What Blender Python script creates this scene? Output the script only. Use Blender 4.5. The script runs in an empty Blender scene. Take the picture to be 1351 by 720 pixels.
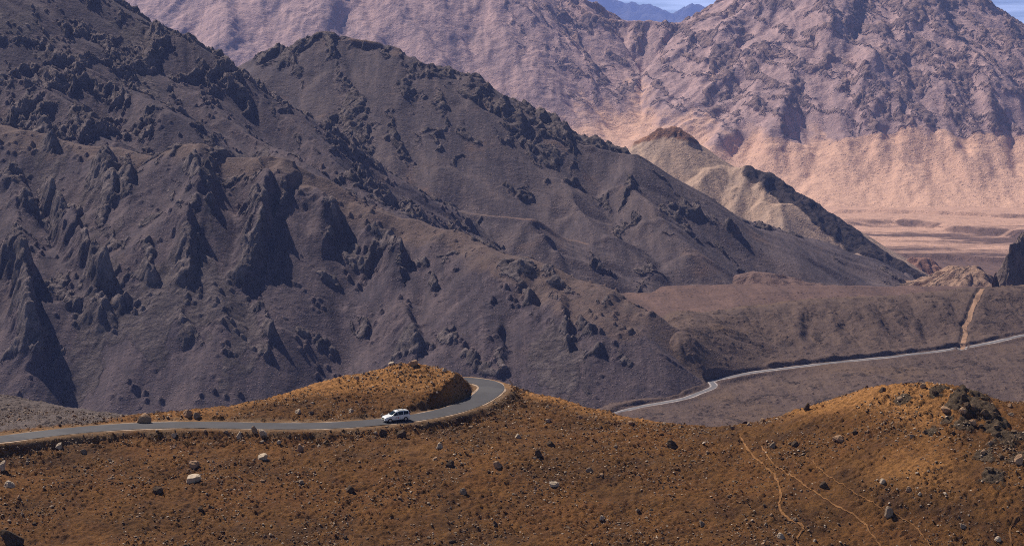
import bpy, math, random
import numpy as np
Q = 1.0                      # mesh resolution factor (1 = final)
R = math.radians
rng = np.random.default_rng(11)
random.seed(11)
C = bpy.context.scene.collection

# ------------------------------------------------------------------ camera model
FPX, CX, CY, PITCH = 2400.0, 675.5, 360.0, R(7.83)
cp, sp = math.cos(PITCH), math.sin(PITCH)

def P(u, v, Y):
    """world point on the sight line of photo pixel (u, v) at forward distance Y"""
    a, b = (u - CX) / FPX, -(v - CY) / FPX
    dy, dz = cp + b * sp, -sp + b * cp
    return np.array([a / dy * Y, Y, dz / dy * Y])

def Pz(u, v, z):
    a, b = (u - CX) / FPX, -(v - CY) / FPX
    dy, dz = cp + b * sp, -sp + b * cp
    return P(u, v, z / dz * dy)

# ------------------------------------------------------------------ noise
def _h(ix, iy, seed):
    with np.errstate(over='ignore'):
        h = ix.astype(np.uint32) * np.uint32(374761393) + iy.astype(np.uint32) * np.uint32(668265263) + np.uint32((seed * 2246822519) & 0xffffffff)
        h = (h ^ (h >> np.uint32(13))) * np.uint32(1274126177)
        h = (h ^ (h >> np.uint32(16))) * np.uint32(2246822519)
        return h ^ (h >> np.uint32(15))

def hash01(ix, iy, seed):
    return _h(ix, iy, seed).astype(np.float32) * np.float32(1 / 4294967296.0)

_GA = np.arange(256) / 256 * 2 * np.pi
_GX, _GY = np.cos(_GA).astype(np.float32), np.sin(_GA).astype(np.float32)

def perlin(x, y, seed=0):
    fx0, fy0 = np.floor(x), np.floor(y)
    ix, iy = fx0.astype(np.int32), fy0.astype(np.int32)
    fx, fy = (x - fx0).astype(np.float32), (y - fy0).astype(np.float32)
    u = fx * fx * fx * (fx * (fx * 6 - 15) + 10); v = fy * fy * fy * (fy * (fy * 6 - 15) + 10)
    def g(a, b):
        k = _h(ix + a, iy + b, seed) & np.uint32(255)
        return _GX[k] * (fx - a) + _GY[k] * (fy - b)
    n0 = g(0, 0); n0 += u * (g(1, 0) - n0)
    n1 = g(0, 1); n1 += u * (g(1, 1) - n1)
    return (n0 + v * (n1 - n0)) * 1.5

def fbm(x, y, s, octv=5, seed=0, gain=.5, lac=2.03):
    t = 0; a = 1.0; f = 1.0 / s; n = 0
    for i in range(octv):
        t = t + a * perlin(x * f + i * 17.3, y * f - i * 9.1, seed + i); n += a; a *= gain; f *= lac
    return t / n

def ridged(x, y, s, octv=5, seed=0, gain=.55, lac=2.07):
    t = 0; a = 1.0; f = 1.0 / s; n = 0; w = 1.0
    for i in range(octv):
        r = 1 - np.abs(perlin(x * f + i * 11.7, y * f + i * 5.3, seed + i)); r = r * r * w
        w = np.clip(r * 1.8, 0, 1); t = t + a * r; n += a; a *= gain; f *= lac
    return t / n

def cells(x, y, s, seed=0):
    """Worley: (F1, F2 - F1, id of the nearest cell)"""
    x = x / s; y = y / s
    ix, iy = np.floor(x).astype(np.int32), np.floor(y).astype(np.int32)
    fx, fy = (x - ix).astype(np.float32), (y - iy).astype(np.float32)
    f1 = np.full(x.shape, 9, np.float32); f2 = f1.copy(); cid = np.zeros(x.shape, np.float32)
    for a in (-1, 0, 1):
        for b in (-1, 0, 1):
            px = hash01(ix + a, iy + b, seed) + a; py = hash01(ix + a, iy + b, seed + 7) + b
            d = np.hypot(px - fx, py - fy); k = d < f1
            f2 = np.where(k, f1, np.minimum(f2, d)); f1 = np.where(k, d, f1)
            cid = np.where(k, hash01(ix + a, iy + b, seed + 3), cid)
    return f1, f2 - f1, cid

def crags(X, Y, s, seed, octv=6, st=.6, gain=.52):
    """fractal rock relief, ribs running down the slope; about 0 .. 1"""
    wx = X + .30 * s * fbm(X, Y, s * .7, 3, seed + 60); wy = Y * st + .2 * s * fbm(X, Y, s * .5, 3, seed + 70)
    t = 0; a = 1.0; f = 1.0 / s; n = 0
    for i in range(octv):
        r = 1 - np.abs(perlin(wx * f + i * 11.7, wy * f + i * 5.3, seed + i)) * 1.25
        t = t + a * r; n += a; a *= gain; f *= 2.1
    return t / n

def protrude(e, cov, sel=None):
    """how far a rock field stands above the smooth cover that hides the rest of it (share `cov` stays bare)"""
    q = e.ravel()[::37] if sel is None else e[sel].ravel()[::17]
    return np.clip(e - np.quantile(q, 1 - cov), 0, None)

def sst(a, b, x):
    t = np.clip((x - a) / (b - a), 0, 1); return t * t * (3 - 2 * t)

def gully(x, y, dx, dy, s, octv=4, seed=0, branch=1.2, gain=.45):
    """erosion-like gullies running down (dx, dy) (unit downhill); about -0.5 .. 0.5"""
    H = np.zeros(x.shape, np.float32); GX = 0; GY = 0; a = .5; f = 1.0 / s
    for o in range(octv):
        ux, uy = -(dy + GY * branch), (dx + GX * branch)     # across the slope
        n = np.hypot(ux, uy) + 1e-6; k = np.minimum(n, 1.3) / n; ux, uy = ux * k, uy * k
        px, py = x * f, y * f
        ix, iy = np.floor(px).astype(np.int32), np.floor(py).astype(np.int32)
        fx, fy = (px - ix).astype(np.float32), (py - iy).astype(np.float32)
        va = 0; gx = 0; gy = 0; wt = 0
        for i in range(-1, 2):
            for j in range(-1, 2):
                hx = hash01(ix + i, iy + j, seed + o * 5); hy = hash01(ix + i, iy + j, seed + o * 5 + 2)
                qx, qy = fx - i - hx, fy - j - hy
                w = np.exp(-2.2 * (qx * qx + qy * qy)); wt = wt + w
                m = (qx * ux + qy * uy) * 6.2832
                va = va + np.cos(m) * w; sn = -np.sin(m) * w
                gx = gx + sn * ux; gy = gy + sn * uy
        H = H + a * va / wt
        GX = GX + a * gx / wt; GY = GY + a * gy / wt
        a *= gain; f *= 2.0
    return H

# ------------------------------------------------------------------ surfaces
def qmask(n, cov, wd=.25, sel=None):
    """soft mask over the highest share `cov` of a noise field"""
    s_ = n.ravel()[::37] if sel is None else n[sel].ravel()[::17]
    hi, lo = np.quantile(s_, 1 - cov * (1 - wd)), np.quantile(s_, 1 - cov * (1 + wd))
    return sst(lo, hi, n)

def smax(a, b, k):
    h = np.clip(.5 + .5 * (a - b) / k, 0, 1); return b + (a - b) * h + k * h * (1 - h)

def poly_dist(X, Y, pts):
    """distance to a polyline, height along it, side (+ left of travel), arc position"""
    pts = np.asarray(pts, float); best = np.full(X.shape, 1e9); zz = np.zeros(X.shape); sd = np.zeros(X.shape); ss = np.zeros(X.shape); acc = 0
    for p, q in zip(pts[:-1], pts[1:]):
        dx, dy = q[0] - p[0], q[1] - p[1]; L2 = dx * dx + dy * dy + 1e-9; L = math.sqrt(L2)
        t = np.clip(((X - p[0]) * dx + (Y - p[1]) * dy) / L2, 0, 1)
        d = np.hypot(X - p[0] - t * dx, Y - p[1] - t * dy); k = d < best
        best = np.where(k, d, best)
        if len(p) > 2: zz = np.where(k, p[2] + t * (q[2] - p[2]), zz)
        sd = np.where(k, np.sign(dx * (Y - p[1]) - dy * (X - p[0])), sd)
        ss = np.where(k, acc + t * L, ss); acc += L
    return best, zz, sd, ss

def ridge(X, Y, pts, slope, rnd, conc=0.0, cd=300.0, slope_r=None):
    """height of a ridge: max over the crest's segments of crest height minus flank drop"""
    out = np.full(X.shape, -1e4); pts = np.asarray(pts, float)
    for p, q in zip(pts[:-1], pts[1:]):
        dx, dy = q[0] - p[0], q[1] - p[1]; L2 = dx * dx + dy * dy + 1e-9
        t = np.clip(((X - p[0]) * dx + (Y - p[1]) * dy) / L2, 0, 1)
        d = np.hypot(X - p[0] - t * dx, Y - p[1] - t * dy)
        dd = np.sqrt(d * d + rnd * rnd) - rnd
        sl = slope if slope_r is None else np.where(dx * (Y - p[1]) - dy * (X - p[0]) > 0, slope_r, slope)
        drop = sl * (dd if conc == 0 else cd / conc * np.log1p(conc * dd / cd))
        out = np.maximum(out, p[2] + t * (q[2] - p[2]) - drop)
    return out

def smooth_line(pts, step):
    """Catmull-Rom resampling of a polyline"""
    p = np.asarray(pts, float); p = np.vstack([2 * p[0] - p[1], p, 2 * p[-1] - p[-2]]); out = []
    for i in range(1, len(p) - 2):
        n = max(1, int(np.linalg.norm(p[i + 1][:2] - p[i][:2]) / step))
        for k in range(n):
            t = k / n
            out.append(.5 * (2 * p[i] + (p[i + 1] - p[i - 1]) * t + (2 * p[i - 1] - 5 * p[i] + 4 * p[i + 1] - p[i + 2]) * t * t + (3 * p[i] - p[i - 1] - 3 * p[i + 1] + p[i + 2]) * t ** 3))
    out.append(p[-2]); return np.array(out)

def tps(pts, reg=0.0):
    pts = np.asarray(pts, float); c = pts[:, :2].mean(0); sc = pts[:, :2].std()
    xy = (pts[:, :2] - c) / sc; n = len(xy)
    def U(r2): return .5 * r2 * np.log(r2 + 1e-12)
    d2 = ((xy[:, None] - xy[None]) ** 2).sum(-1)
    A = np.zeros((n + 3, n + 3)); A[:n, :n] = U(d2) + reg * np.eye(n)
    A[:n, n] = 1; A[:n, n + 1:] = xy; A[n:, :n] = A[:n, n:].T
    w = np.linalg.solve(A, np.concatenate([pts[:, 2], np.zeros(3)]))
    def f(X, Y):
        x = (X - c[0]) / sc; y = (Y - c[1]) / sc
        r = w[n] + w[n + 1] * x + w[n + 2] * y
        for k in range(n):
            r = r + w[k] * U((x - xy[k, 0]) ** 2 + (y - xy[k, 1]) ** 2)
        return r
    return f

class Grid:
    def __init__(s, x0, x1, y0, y1, st):
        st /= Q; s.st = st; s.x0, s.y0 = x0, y0
        s.nx, s.ny = int((x1 - x0) / st) + 1, int((y1 - y0) / st) + 1
        s.xs = x0 + np.arange(s.nx) * st; s.ys = y0 + np.arange(s.ny) * st
        s.X, s.Y = np.meshgrid(s.xs.astype(np.float32), s.ys.astype(np.float32)); s.Z = None
    def at(s, x, y, F=None):
        F = s.Z if F is None else F
        fx = np.clip((np.asarray(x, float) - s.x0) / s.st, 0, s.nx - 1.001); fy = np.clip((np.asarray(y, float) - s.y0) / s.st, 0, s.ny - 1.001)
        i, j = fx.astype(int), fy.astype(int); a, b = fx - i, fy - j
        return (F[j, i] * (1 - a) + F[j, i + 1] * a) * (1 - b) + (F[j + 1, i] * (1 - a) + F[j + 1, i + 1] * a) * b
    def hit(s, u, v, n=3000):
        """first point of this surface along the sight line of pixel (u, v)"""
        Ys = np.linspace(s.y0, s.ys[-1], n); p = P(u, v, 1.0)
        k = np.nonzero((s.at(p[0] * Ys, Ys) >= p[2] * Ys) & (p[0] * Ys > s.x0) & (p[0] * Ys < s.xs[-1]))[0]
        if not len(k): return None
        y = Ys[k[0]]; return np.array([p[0] * y, y, float(s.at(p[0] * y, y))])
    def downhill(s, rad=3):
        Z = s.Z
        for _ in range(rad):
            Z = (Z + np.roll(Z, 2, 0) + np.roll(Z, -2, 0) + np.roll(Z, 2, 1) + np.roll(Z, -2, 1)) / 5
        gy, gx = np.gradient(Z, s.st); n = np.hypot(gx, gy) + .03
        return -gx / n, -gy / n, np.hypot(gx, gy)
    def mesh(s, name, mat, attrs=None, keep=None, **props):
        v = np.stack([s.X, s.Y, s.Z], -1).reshape(-1, 3).astype(np.float32)
        i = np.arange(s.nx * s.ny).reshape(s.ny, s.nx)
        f = np.stack([i[:-1, :-1], i[:-1, 1:], i[1:, 1:], i[1:, :-1]], -1).reshape(-1, 4)
        a = {k: w.reshape(-1) for k, w in (attrs or {}).items()}
        if keep is not None:
            kf = keep.reshape(-1)[f].any(1); f = f[kf]
            used = np.unique(f); m = np.zeros(len(v), np.int64); m[used] = np.arange(len(used)); f = m[f]; v = v[used]; a = {k: w[used] for k, w in a.items()}
        return mesh(name, v, f, mat, attrs=a, **props)

def mesh(name, v, f, mat, attrs=None, parent=None, smooth=True, mats=None, midx=None, **props):
    """f: int array (n, k) or list of tuples"""
    me = bpy.data.meshes.new(name); v = np.asarray(v, np.float32)
    if isinstance(f, np.ndarray):
        k = f.shape[1]; me.vertices.add(len(v)); me.vertices.foreach_set('co', v.reshape(-1))
        me.loops.add(f.size); me.loops.foreach_set('vertex_index', f.reshape(-1).astype(np.int32))
        me.polygons.add(len(f)); me.polygons.foreach_set('loop_start', np.arange(len(f), dtype=np.int32) * k)
    else:
        me.from_pydata([tuple(map(float, q)) for q in v], [], [tuple(map(int, q)) for q in f])
    me.polygons.foreach_set('use_smooth', np.full(len(me.polygons), smooth, dtype=bool))
    for k2, w in (attrs or {}).items():
        at = me.attributes.new(k2, 'FLOAT', 'POINT'); at.data.foreach_set('value', np.asarray(w, np.float32))
    for m in (mats or [mat]): me.materials.append(m)
    if midx is not None: me.polygons.foreach_set('material_index', np.asarray(midx, np.int32))
    me.update(calc_edges=True); me.validate(clean_customdata=False)
    o = bpy.data.objects.new(name, me); C.objects.link(o)
    if parent is not None: o.parent = parent
    for k2, w in props.items(): o[k2] = w
    return o

def ribbon(name, line, width, zfun, mat, lift, cross=4, ragged=0.0, **props):
    """a strip of ground lying on the terrain along a line"""
    L = np.asarray(line, float); n = len(L)
    t = np.gradient(L[:, :2], axis=0); t /= np.linalg.norm(t, axis=1)[:, None] + 1e-9
    nr = np.stack([-t[:, 1], t[:, 0]], 1); w = np.broadcast_to(np.asarray(width, float), (n,))
    e = np.linspace(-1, 1, cross + 1); V = []
    for k in e:
        off = w * .5 * k
        if ragged and abs(k) == 1: off = off * (1 + ragged * fbm(np.arange(n) * 1.0, np.full(n, k * 50.0), 4.0, 3, 77))
        xy = L[:, :2] + nr * off[:, None]
        V.append(np.column_stack([xy, zfun(xy[:, 0], xy[:, 1]) + lift]))
    V = np.stack(V, 1).reshape(-1, 3); i = np.arange(n * (cross + 1)).reshape(n, cross + 1)
    f = np.stack([i[:-1, :-1], i[1:, :-1], i[1:, 1:], i[:-1, 1:]], -1).reshape(-1, 4)[:, ::-1].copy()
    nz = np.cross(V[f[0][1]] - V[f[0][0]], V[f[0][2]] - V[f[0][0]])[2]
    if nz < 0: f = f[:, ::-1].copy()
    return mesh(name, V, f, mat, **props)

# ------------------------------------------------------------------ materials
def rgb(h):
    """sRGB hex -> linear"""
    c = [int(h[i:i + 2], 16) / 255 for i in (0, 2, 4)]
    return [((x + .055) / 1.055) ** 2.4 if x > .04045 else x / 12.92 for x in c]

class NT:
    def __init__(s, name):
        s.m = bpy.data.materials.new(name); s.m.use_nodes = True; s.t = s.m.node_tree; s.t.nodes.clear()
        s.out = s.n('ShaderNodeOutputMaterial'); s.b = s.n('ShaderNodeBsdfPrincipled')
        s.l(s.b.outputs[0], s.out.inputs['Surface']); s.co = s.n('ShaderNodeTexCoord').outputs['Object']
        s.b.inputs['Specular IOR Level'].default_value = .15; s.b.inputs['Roughness'].default_value = .95
    def n(s, t): return s.t.nodes.new(t)
    def l(s, a, b): s.t.links.new(a, b)
    def put(s, sock, v):
        if isinstance(v, bpy.types.NodeSocket): s.l(v, sock)
        elif isinstance(v, (tuple, list)) and len(v) == 3 and sock.type == 'RGBA': sock.default_value = (*v, 1)
        else: sock.default_value = v
    def noise(s, scale, det=6, rough=.55, co=None, dist=0.0):
        k = s.n('ShaderNodeTexNoise'); k.inputs['Scale'].default_value = scale; k.inputs['Detail'].default_value = det
        k.inputs['Roughness'].default_value = rough; k.inputs['Distortion'].default_value = dist
        s.l(co or s.co, k.inputs['Vector']); return k.outputs['Fac']
    def voro(s, scale, co=None, feat='F1', rnd=1.0):
        k = s.n('ShaderNodeTexVoronoi'); k.inputs['Scale'].default_value = scale; k.feature = feat; k.inputs['Randomness'].default_value = rnd
        s.l(co or s.co, k.inputs['Vector']); return k
    def mapr(s, v, a, b, c=0.0, d=1.0):
        k = s.n('ShaderNodeMapRange'); s.put(k.inputs[0], v); k.inputs[1].default_value = a; k.inputs[2].default_value = b
        k.inputs[3].default_value = c; k.inputs[4].default_value = d; return k.outputs[0]
    def math(s, op, a, b=0.0):
        k = s.n('ShaderNodeMath'); k.operation = op; s.put(k.inputs[0], a); s.put(k.inputs[1], b); return k.outputs[0]
    def mix(s, f, a, b, mode='MIX'):
        k = s.n('ShaderNodeMix'); k.data_type = 'RGBA'; k.blend_type = mode
        s.put(k.inputs[0], f); s.put(k.inputs[6], a); s.put(k.inputs[7], b); return k.outputs[2]
    def attr(s, name):
        k = s.n('ShaderNodeAttribute'); k.attribute_name = name; return k.outputs['Fac']
    def scaled(s, v):
        k = s.n('ShaderNodeMapping'); k.inputs['Scale'].default_value = v; s.l(s.co, k.inputs['Vector']); return k.outputs[0]
    def bump(s, h, strength, dist, prev=None):
        k = s.n('ShaderNodeBump'); k.inputs['Strength'].default_value = strength; k.inputs['Distance'].default_value = dist
        s.put(k.inputs['Height'], h)
        if prev is not None: s.l(prev, k.inputs['Normal'])
        return k.outputs[0]

def terrain_mat(name, soil, rock, unit, soil2=None, rock_bump=1.0, soil_bump=1.0, pale=.5, speck=.5, warm=None):
    """soil: three earth colours; rock: two rock colours; unit: metres of one photo pixel there;
    attributes 'rock' (outcrop), 'mix' (second earth colour)"""
    T = NT(name); u = unit
    a = T.mapr(T.noise(1 / (90 * u), 5, .6), .36, .64); b = T.mapr(T.noise(1 / (14 * u), 6, .65), .38, .66)
    c = T.mix(a, soil[0], soil[1]); c = T.mix(T.math('MULTIPLY', b, .6), c, soil[2])
    sk = T.noise(1 / (8 * u), 6, .62, T.scaled((1, .13, .13)), .3)
    c = T.mix(T.mapr(sk, .50, .72, 0, .7), c, [min(1, x * 1.35) for x in soil[1]]); c = T.mix(T.mapr(sk, .47, .30, 0, .75), c, [x * .72 for x in soil[2]])
    if soil2:
        m = T.math('ADD', T.attr('mix'), T.math('MULTIPLY', T.math('SUBTRACT', T.noise(1 / (18 * u), 6, .65), .5), .9))
        m = T.math('MULTIPLY', T.mapr(m, .3, .72), T.mapr(T.attr('mix'), 0, .12))
        c = T.mix(m, c, T.mix(b, soil2[0], soil2[1]))
    # pebbles and blocks lying on the scree: their own pale and dark stone colours
    v1 = T.voro(1 / (2.6 * u)); st = T.math('MULTIPLY', T.mapr(v1.outputs['Distance'], .34, .22), T.mapr(v1.outputs['Color'], 1 - .42 * speck, 1 - .3 * speck))
    c = T.mix(T.math('MULTIPLY', st, pale), c, [min(1, x * 2.1) for x in soil[1]])
    v2 = T.voro(1 / (3.7 * u)); sd = T.math('MULTIPLY', T.mapr(v2.outputs['Distance'], .42, .26), T.mapr(v2.outputs['Color'], .36 * speck, .22 * speck))
    c = T.mix(T.math('MULTIPLY', sd, .75), c, [x * .38 for x in soil[0]])
    rn = T.noise(1 / (9 * u), 7, .7)
    rm = T.mapr(T.math('ADD', T.attr('rock'), T.math('MULTIPLY', T.math('SUBTRACT', rn, .5), .7)), .32, .6)
    rc = T.mix(T.mapr(T.noise(1 / (22 * u), 7, .7), .36, .64), rock[0], rock[1])
    c = T.mix(rm, c, rc)
    T.l(c, T.b.inputs['Base Color'])
    n0 = T.bump(T.noise(1 / (6 * u), 8, .68), .55 * soil_bump, 4.0 * u)
    hs = T.math('MULTIPLY', T.mapr(v1.outputs['Distance'], .45, .1), T.mapr(v1.outputs['Color'], .55, .7))
    n0 = T.bump(hs, .6 * soil_bump, 1.4 * u, n0)
    cr = T.voro(1 / (7 * u), co=T.scaled((1, 1, .55))).outputs['Distance']
    hr = T.math('MULTIPLY', T.math('ADD', T.noise(1 / (5 * u), 9, .75, dist=.6), T.math('MULTIPLY', cr, .7)), rm)
    n0 = T.bump(hr, .9 * rock_bump, 6.0 * u, n0)
    T.l(n0, T.b.inputs['Normal'])
    return T.m

def plain_mat(name, col, rough=.8, spec=.3, metal=0.0, var=0.0, vscale=3.0):
    T = NT(name); c = list(col)
    if var: T.l(T.mix(T.mapr(T.noise(vscale, 6, .65), .35, .65), [x * (1 - var) for x in c], [min(1, x * (1 + var)) for x in c]), T.b.inputs['Base Color'])
    else: T.put(T.b.inputs['Base Color'], c)
    T.b.inputs['Roughness'].default_value = rough; T.b.inputs['Specular IOR Level'].default_value = spec; T.b.inputs['Metallic'].default_value = metal
    return T.m
LOWER = [(700, 585, 985), (760, 560, 992), (800, 543, 1002), (840, 536.5, 1014), (880, 531, 1025), (905, 526, 1034), (922, 518.5, 1046), (934, 514, 1053), (942, 509.5, 1060), (941, 505.5, 1067), (938, 503, 1072), (944, 500.8, 1077), (965, 497, 1084), (1000, 490, 1095), (1050, 484, 1104), (1100, 478, 1113), (1160, 472, 1122), (1220, 465.5, 1134), (1270, 459, 1146), (1310, 451.5, 1160), (1351, 442, 1178), (1420, 428, 1205)]
# ================================================================== valley floor
def floor_z(X, Y):
    z = np.interp(Y, [700, 1250, 1420, 1600, 1800, 2275, 2900, 4200, 4600, 6500, 12500], [-250, -246, -232, -233, -262, -338, -378, -432, -440, -445, -470])
    return z

def line(*a): return np.array([P(*p) for p in a])

def outcrops(g, th, wd, scale, seed, aniso=2.2, bias=0.0):
    """mask of rock ribs stretched down the slope"""
    dx, dy, sl = g.downhill(6)
    m = ridged(g.X + 14 * fbm(g.X, g.Y, scale * .6, 3, seed + 40), g.Y / aniso, scale, 5, seed) + bias
    return sst(th, th + wd, m)

def crag(X, Y, s, seed):
    wx = X + s * .35 * fbm(X, Y, s * .8, 3, seed + 20); wy = Y + s * .35 * fbm(X, Y, s * .8, 3, seed + 30)
    f1, f2, cid = cells(wx, wy, s * .45, seed)
    return .5 * ridged(wx, wy, s, 6, seed, .62) + .5 * (cid * .7 + .3 * (1 - f1))

# ------------------------------------------------------------------ far blue range
g = Grid(-2200, 9000, 22800, 26600, 30)
pts = line((560, 2, 24900), (700, -4, 24600), (775, -12, 24400), (800, -2, 24400), (822, 5, 24300), (840, 6, 24300), (858, 3, 24200), (878, 14, 24200), (893, 17, 24200), (903, 10, 24200), (916, 5, 24100), (928, 9, 24100), (943, 14, 24100), (960, 12, 24000), (1000, 24, 24000), (1100, 60, 24000), (1400, 70, 24000), (1500, 60, 24000))
g.Z = np.maximum(ridge(g.X, g.Y, pts, .62, 16), -560)
dx, dy, sl = g.downhill()
g.Z += 130 * gully(g.X, g.Y, dx, dy, 560, 4, 3) * sst(0, .4, sl) - 20 + 30 * fbm(g.X, g.Y, 200, 4, 5)
blue_m = terrain_mat('distant_rock', [(.12, .11, .11), (.16, .14, .13), (.1, .1, .1)], [(.07, .07, .075), (.1, .095, .09)], 13)
rk = sst(.5, .8, ridged(g.X, g.Y, 450, 4, 9))
g.mesh('mountain', blue_m, {'rock': rk, 'mix': rk * 0}, kind='structure', label='hazy blue jagged range far beyond the saddle')

# ------------------------------------------------------------------ rose mountains closing the valley
def line3(*a): return np.array([P(u, v, Y + 230) for u, v, Y in a])
g = Grid(-1530, 1720, 4080, 5850, 3.8)
base = smax(floor_z(g.X, g.Y), -440 + .21 * (g.Y - 4120) + 30 * sst(900, -300, g.X) * sst(4100, 4500, g.Y) + 22 * fbm(g.X, g.Y * .3, 170, 4, 67), 12)
crest = line3((-60, -190, 5500), (100, -130, 5450), (300, -120, 5420), (480, -110, 5400), (640, -75, 5350), (720, -30, 5280), (770, 0, 5230), (790, 14, 5210), (820, 25, 5190), (840, 31, 5170), (857, 27, 5150), (872, 30, 5140), (890, 31, 5140), (908, 28, 5140), (925, 28, 5140), (945, 21, 5140), (960, 9, 5140), (985, -15, 5160), (1030, -50, 5200), (1110, -75, 5200), (1200, -60, 5130), (1255, -28, 5060), (1290, -1, 5010), (1318, 18, 4970), (1351, 35, 4930), (1420, 70, 4880), (1600, 150, 4800))
Z = ridge(g.X, g.Y, crest, .66, 12, .12, 420)
spurs = [line3((1000, -35, 5180), (985, 10, 5090), (960, 60, 4990), (950, 110, 4880), (960, 170, 4740), (950, 215, 4600)),
         line3((1060, -70, 5200), (1060, 20, 5000), (1050, 90, 4860), (1070, 160, 4720), (1080, 225, 4560), (1100, 262, 4440)),
         line3((1150, -70, 5150), (1165, 20, 4960), (1150, 110, 4790), (1180, 190, 4640), (1210, 245, 4500)),
         line3((1250, -30, 5050), (1265, 50, 4880), (1290, 130, 4730), (1300, 200, 4600), (1330, 250, 4480)),
         line3((1351, 35, 4930), (1380, 120, 4720), (1400, 220, 4520)),
         line3((640, -75, 5350), (610, 10, 5180), (640, 70, 5040), (690, 120, 4930), (735, 160, 4830)),
         line3((770, 2, 5230), (740, 60, 5090), (752, 110, 4980), (775, 160, 4860), (800, 185, 4790)),
         line3((840, 31, 5170), (832, 70, 5080), (850, 110, 4980), (858, 150, 4880), (850, 175, 4810)),
         line3((480, -110, 5400), (440, -20, 5200), (400, 40, 5060), (420, 90, 4940), (440, 120, 4860)),
         line3((300, -120, 5420), (250, -20, 5200), (240, 40, 5060), (270, 90, 4940)),
         line3((560, -90, 5380), (540, 0, 5190), (570, 60, 5060), (600, 100, 4960))]
for k, s in enumerate(spurs):
    Z = smax(Z, ridge(g.X, g.Y, s, .74, 14, .1, 300), 26)
g.Z = smax(Z, base, 38)
dx, dy, sl = g.downhill(5); up = sst(.27, .5, sl)
apr = floor_z(g.X, g.Y) - 5 + (.25 + .10 * fbm(g.X, g.Y * .2, 260, 3, 68)) * (g.Y - 4120) + 16 * fbm(g.X + .2 * g.Y, g.Y * .22, 120, 4, 69) * sst(4150, 4350, g.Y) + .32 * np.clip(g.Y - 4440 + 170 * fbm(g.X, g.Y * .1, 150, 3, 70), 0, 1999) + .40 * np.clip(g.Y - 4600 + 170 * fbm(g.X, g.Y * .1, 110, 3, 73), 0, 1999)
g.Z = -smax(-g.Z, -apr, 55); apron = sst(45, 6, apr - g.Z) * sst(4620, 4480, g.Y); base = np.maximum(base, np.where(apron > .05, g.Z, -999)); up = up * (1 - .85 * apron)
right = sst(-60, 330, g.X + .25 * (g.Y - 4700))
g.Z += (up * (28 + 4 * right) + 5 * sst(4150, 4350, g.Y)) * gully(g.X, g.Y, dx, dy, 190, 4, 21, .8, .4) + apron * 3.5 * gully(g.X, g.Y, dx, dy, 60, 3, 29, .6, .5) - up * 6 + 40 * up * fbm(g.X + .3 * g.Y, g.Y * .25, 210, 2, 23)
g.Z += 5 * fbm(g.X, g.Y, 45, 5, 31) * (.3 * sst(4150, 4350, g.Y) + up)
sk_ = g.X + .35 * (g.Y - 4700)
e = crags(sk_, g.Y, 74, 51, 7, .5, .6) + .24 * right + .16 * fbm(g.X, g.Y, 230, 3, 64) + .05 * up
x = protrude(e, .29, up > .6) * up * sst(15, 110, g.Z - base)
oc = sst(0, .06, x); g.Z += (20 + 24 * right) * x + 1.0 * ridged(g.X, g.Y * .6, 16, 4, 54) * up
fan = sst(.52, .12, sl) * sst(-250, -395, g.Z)
fan = np.clip(fan + apron + sst(95, -10, g.Z - base + 75 * fbm(g.X, g.Y * .6, 110, 5, 66)) * .9, 0, 1)
rose_m = terrain_mat('rose_scree', [(.41, .272, .258), (.51, .33, .295), (.33, .228, .23)], [(.27, .185, .18), (.46, .295, .25)], 2.0,
                     soil2=[(.78, .47, .33), (.66, .40, .29)], speck=.75, pale=.25)
g.mesh('mountain', rose_m, {'rock': oc * (.25 + .4 * right), 'mix': fan * (1 - oc)}, kind='structure', label='pink and mauve mountain wall with a saddle closing the valley')
G_rose = g

# ------------------------------------------------------------------ valley floor with terraces
g = Grid(-420, 1560, 1180, 4460, 5)
g.Z = floor_z(g.X, g.Y) + 3.2 * fbm(g.X, g.Y, 45, 6, 71, .58) + 5 * fbm(g.X, g.Y, 260, 3, 72)
# terrace risers facing the camera
def riser(u0v, drop, w):
    pts = np.array([P(*p) for p in u0v]); yy = np.interp(g.X, pts[:, 0], pts[:, 1]) + 16 * fbm(g.X, g.Y, 90, 4, 75)
    return drop * sst(-w, w, g.Y - yy)
g.Z += riser([(1000, 296, 3560), (1130, 300, 3560), (1180, 296, 3600), (1351, 318, 3240), (1500, 326, 3150)], 13, 34) * sst(2300, 2600, g.Y) * sst(4400, 3700, g.Y)
g.Z += riser([(1080, 282, 3900), (1351, 300, 3600), (1500, 305, 3550)], 8, 9) * sst(2300, 2600, g.Y) * sst(4400, 4000, g.Y)
g.Z += riser([(1080, 326, 2990), (1351, 338, 2800), (1500, 342, 2800)], 9, 10) * sst(2300, 2600, g.Y) * sst(4300, 3500, g.Y)
dx, dy, sl = g.downhill(1)
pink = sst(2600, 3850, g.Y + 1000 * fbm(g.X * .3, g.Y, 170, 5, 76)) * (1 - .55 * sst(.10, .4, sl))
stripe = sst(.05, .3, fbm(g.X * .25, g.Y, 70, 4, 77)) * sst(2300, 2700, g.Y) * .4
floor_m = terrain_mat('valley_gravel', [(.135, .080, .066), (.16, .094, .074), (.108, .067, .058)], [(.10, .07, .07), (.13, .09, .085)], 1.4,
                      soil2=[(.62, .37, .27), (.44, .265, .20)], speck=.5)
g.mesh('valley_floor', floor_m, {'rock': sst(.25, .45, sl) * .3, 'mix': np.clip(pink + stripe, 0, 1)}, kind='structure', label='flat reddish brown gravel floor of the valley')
G_floor = g

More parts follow.
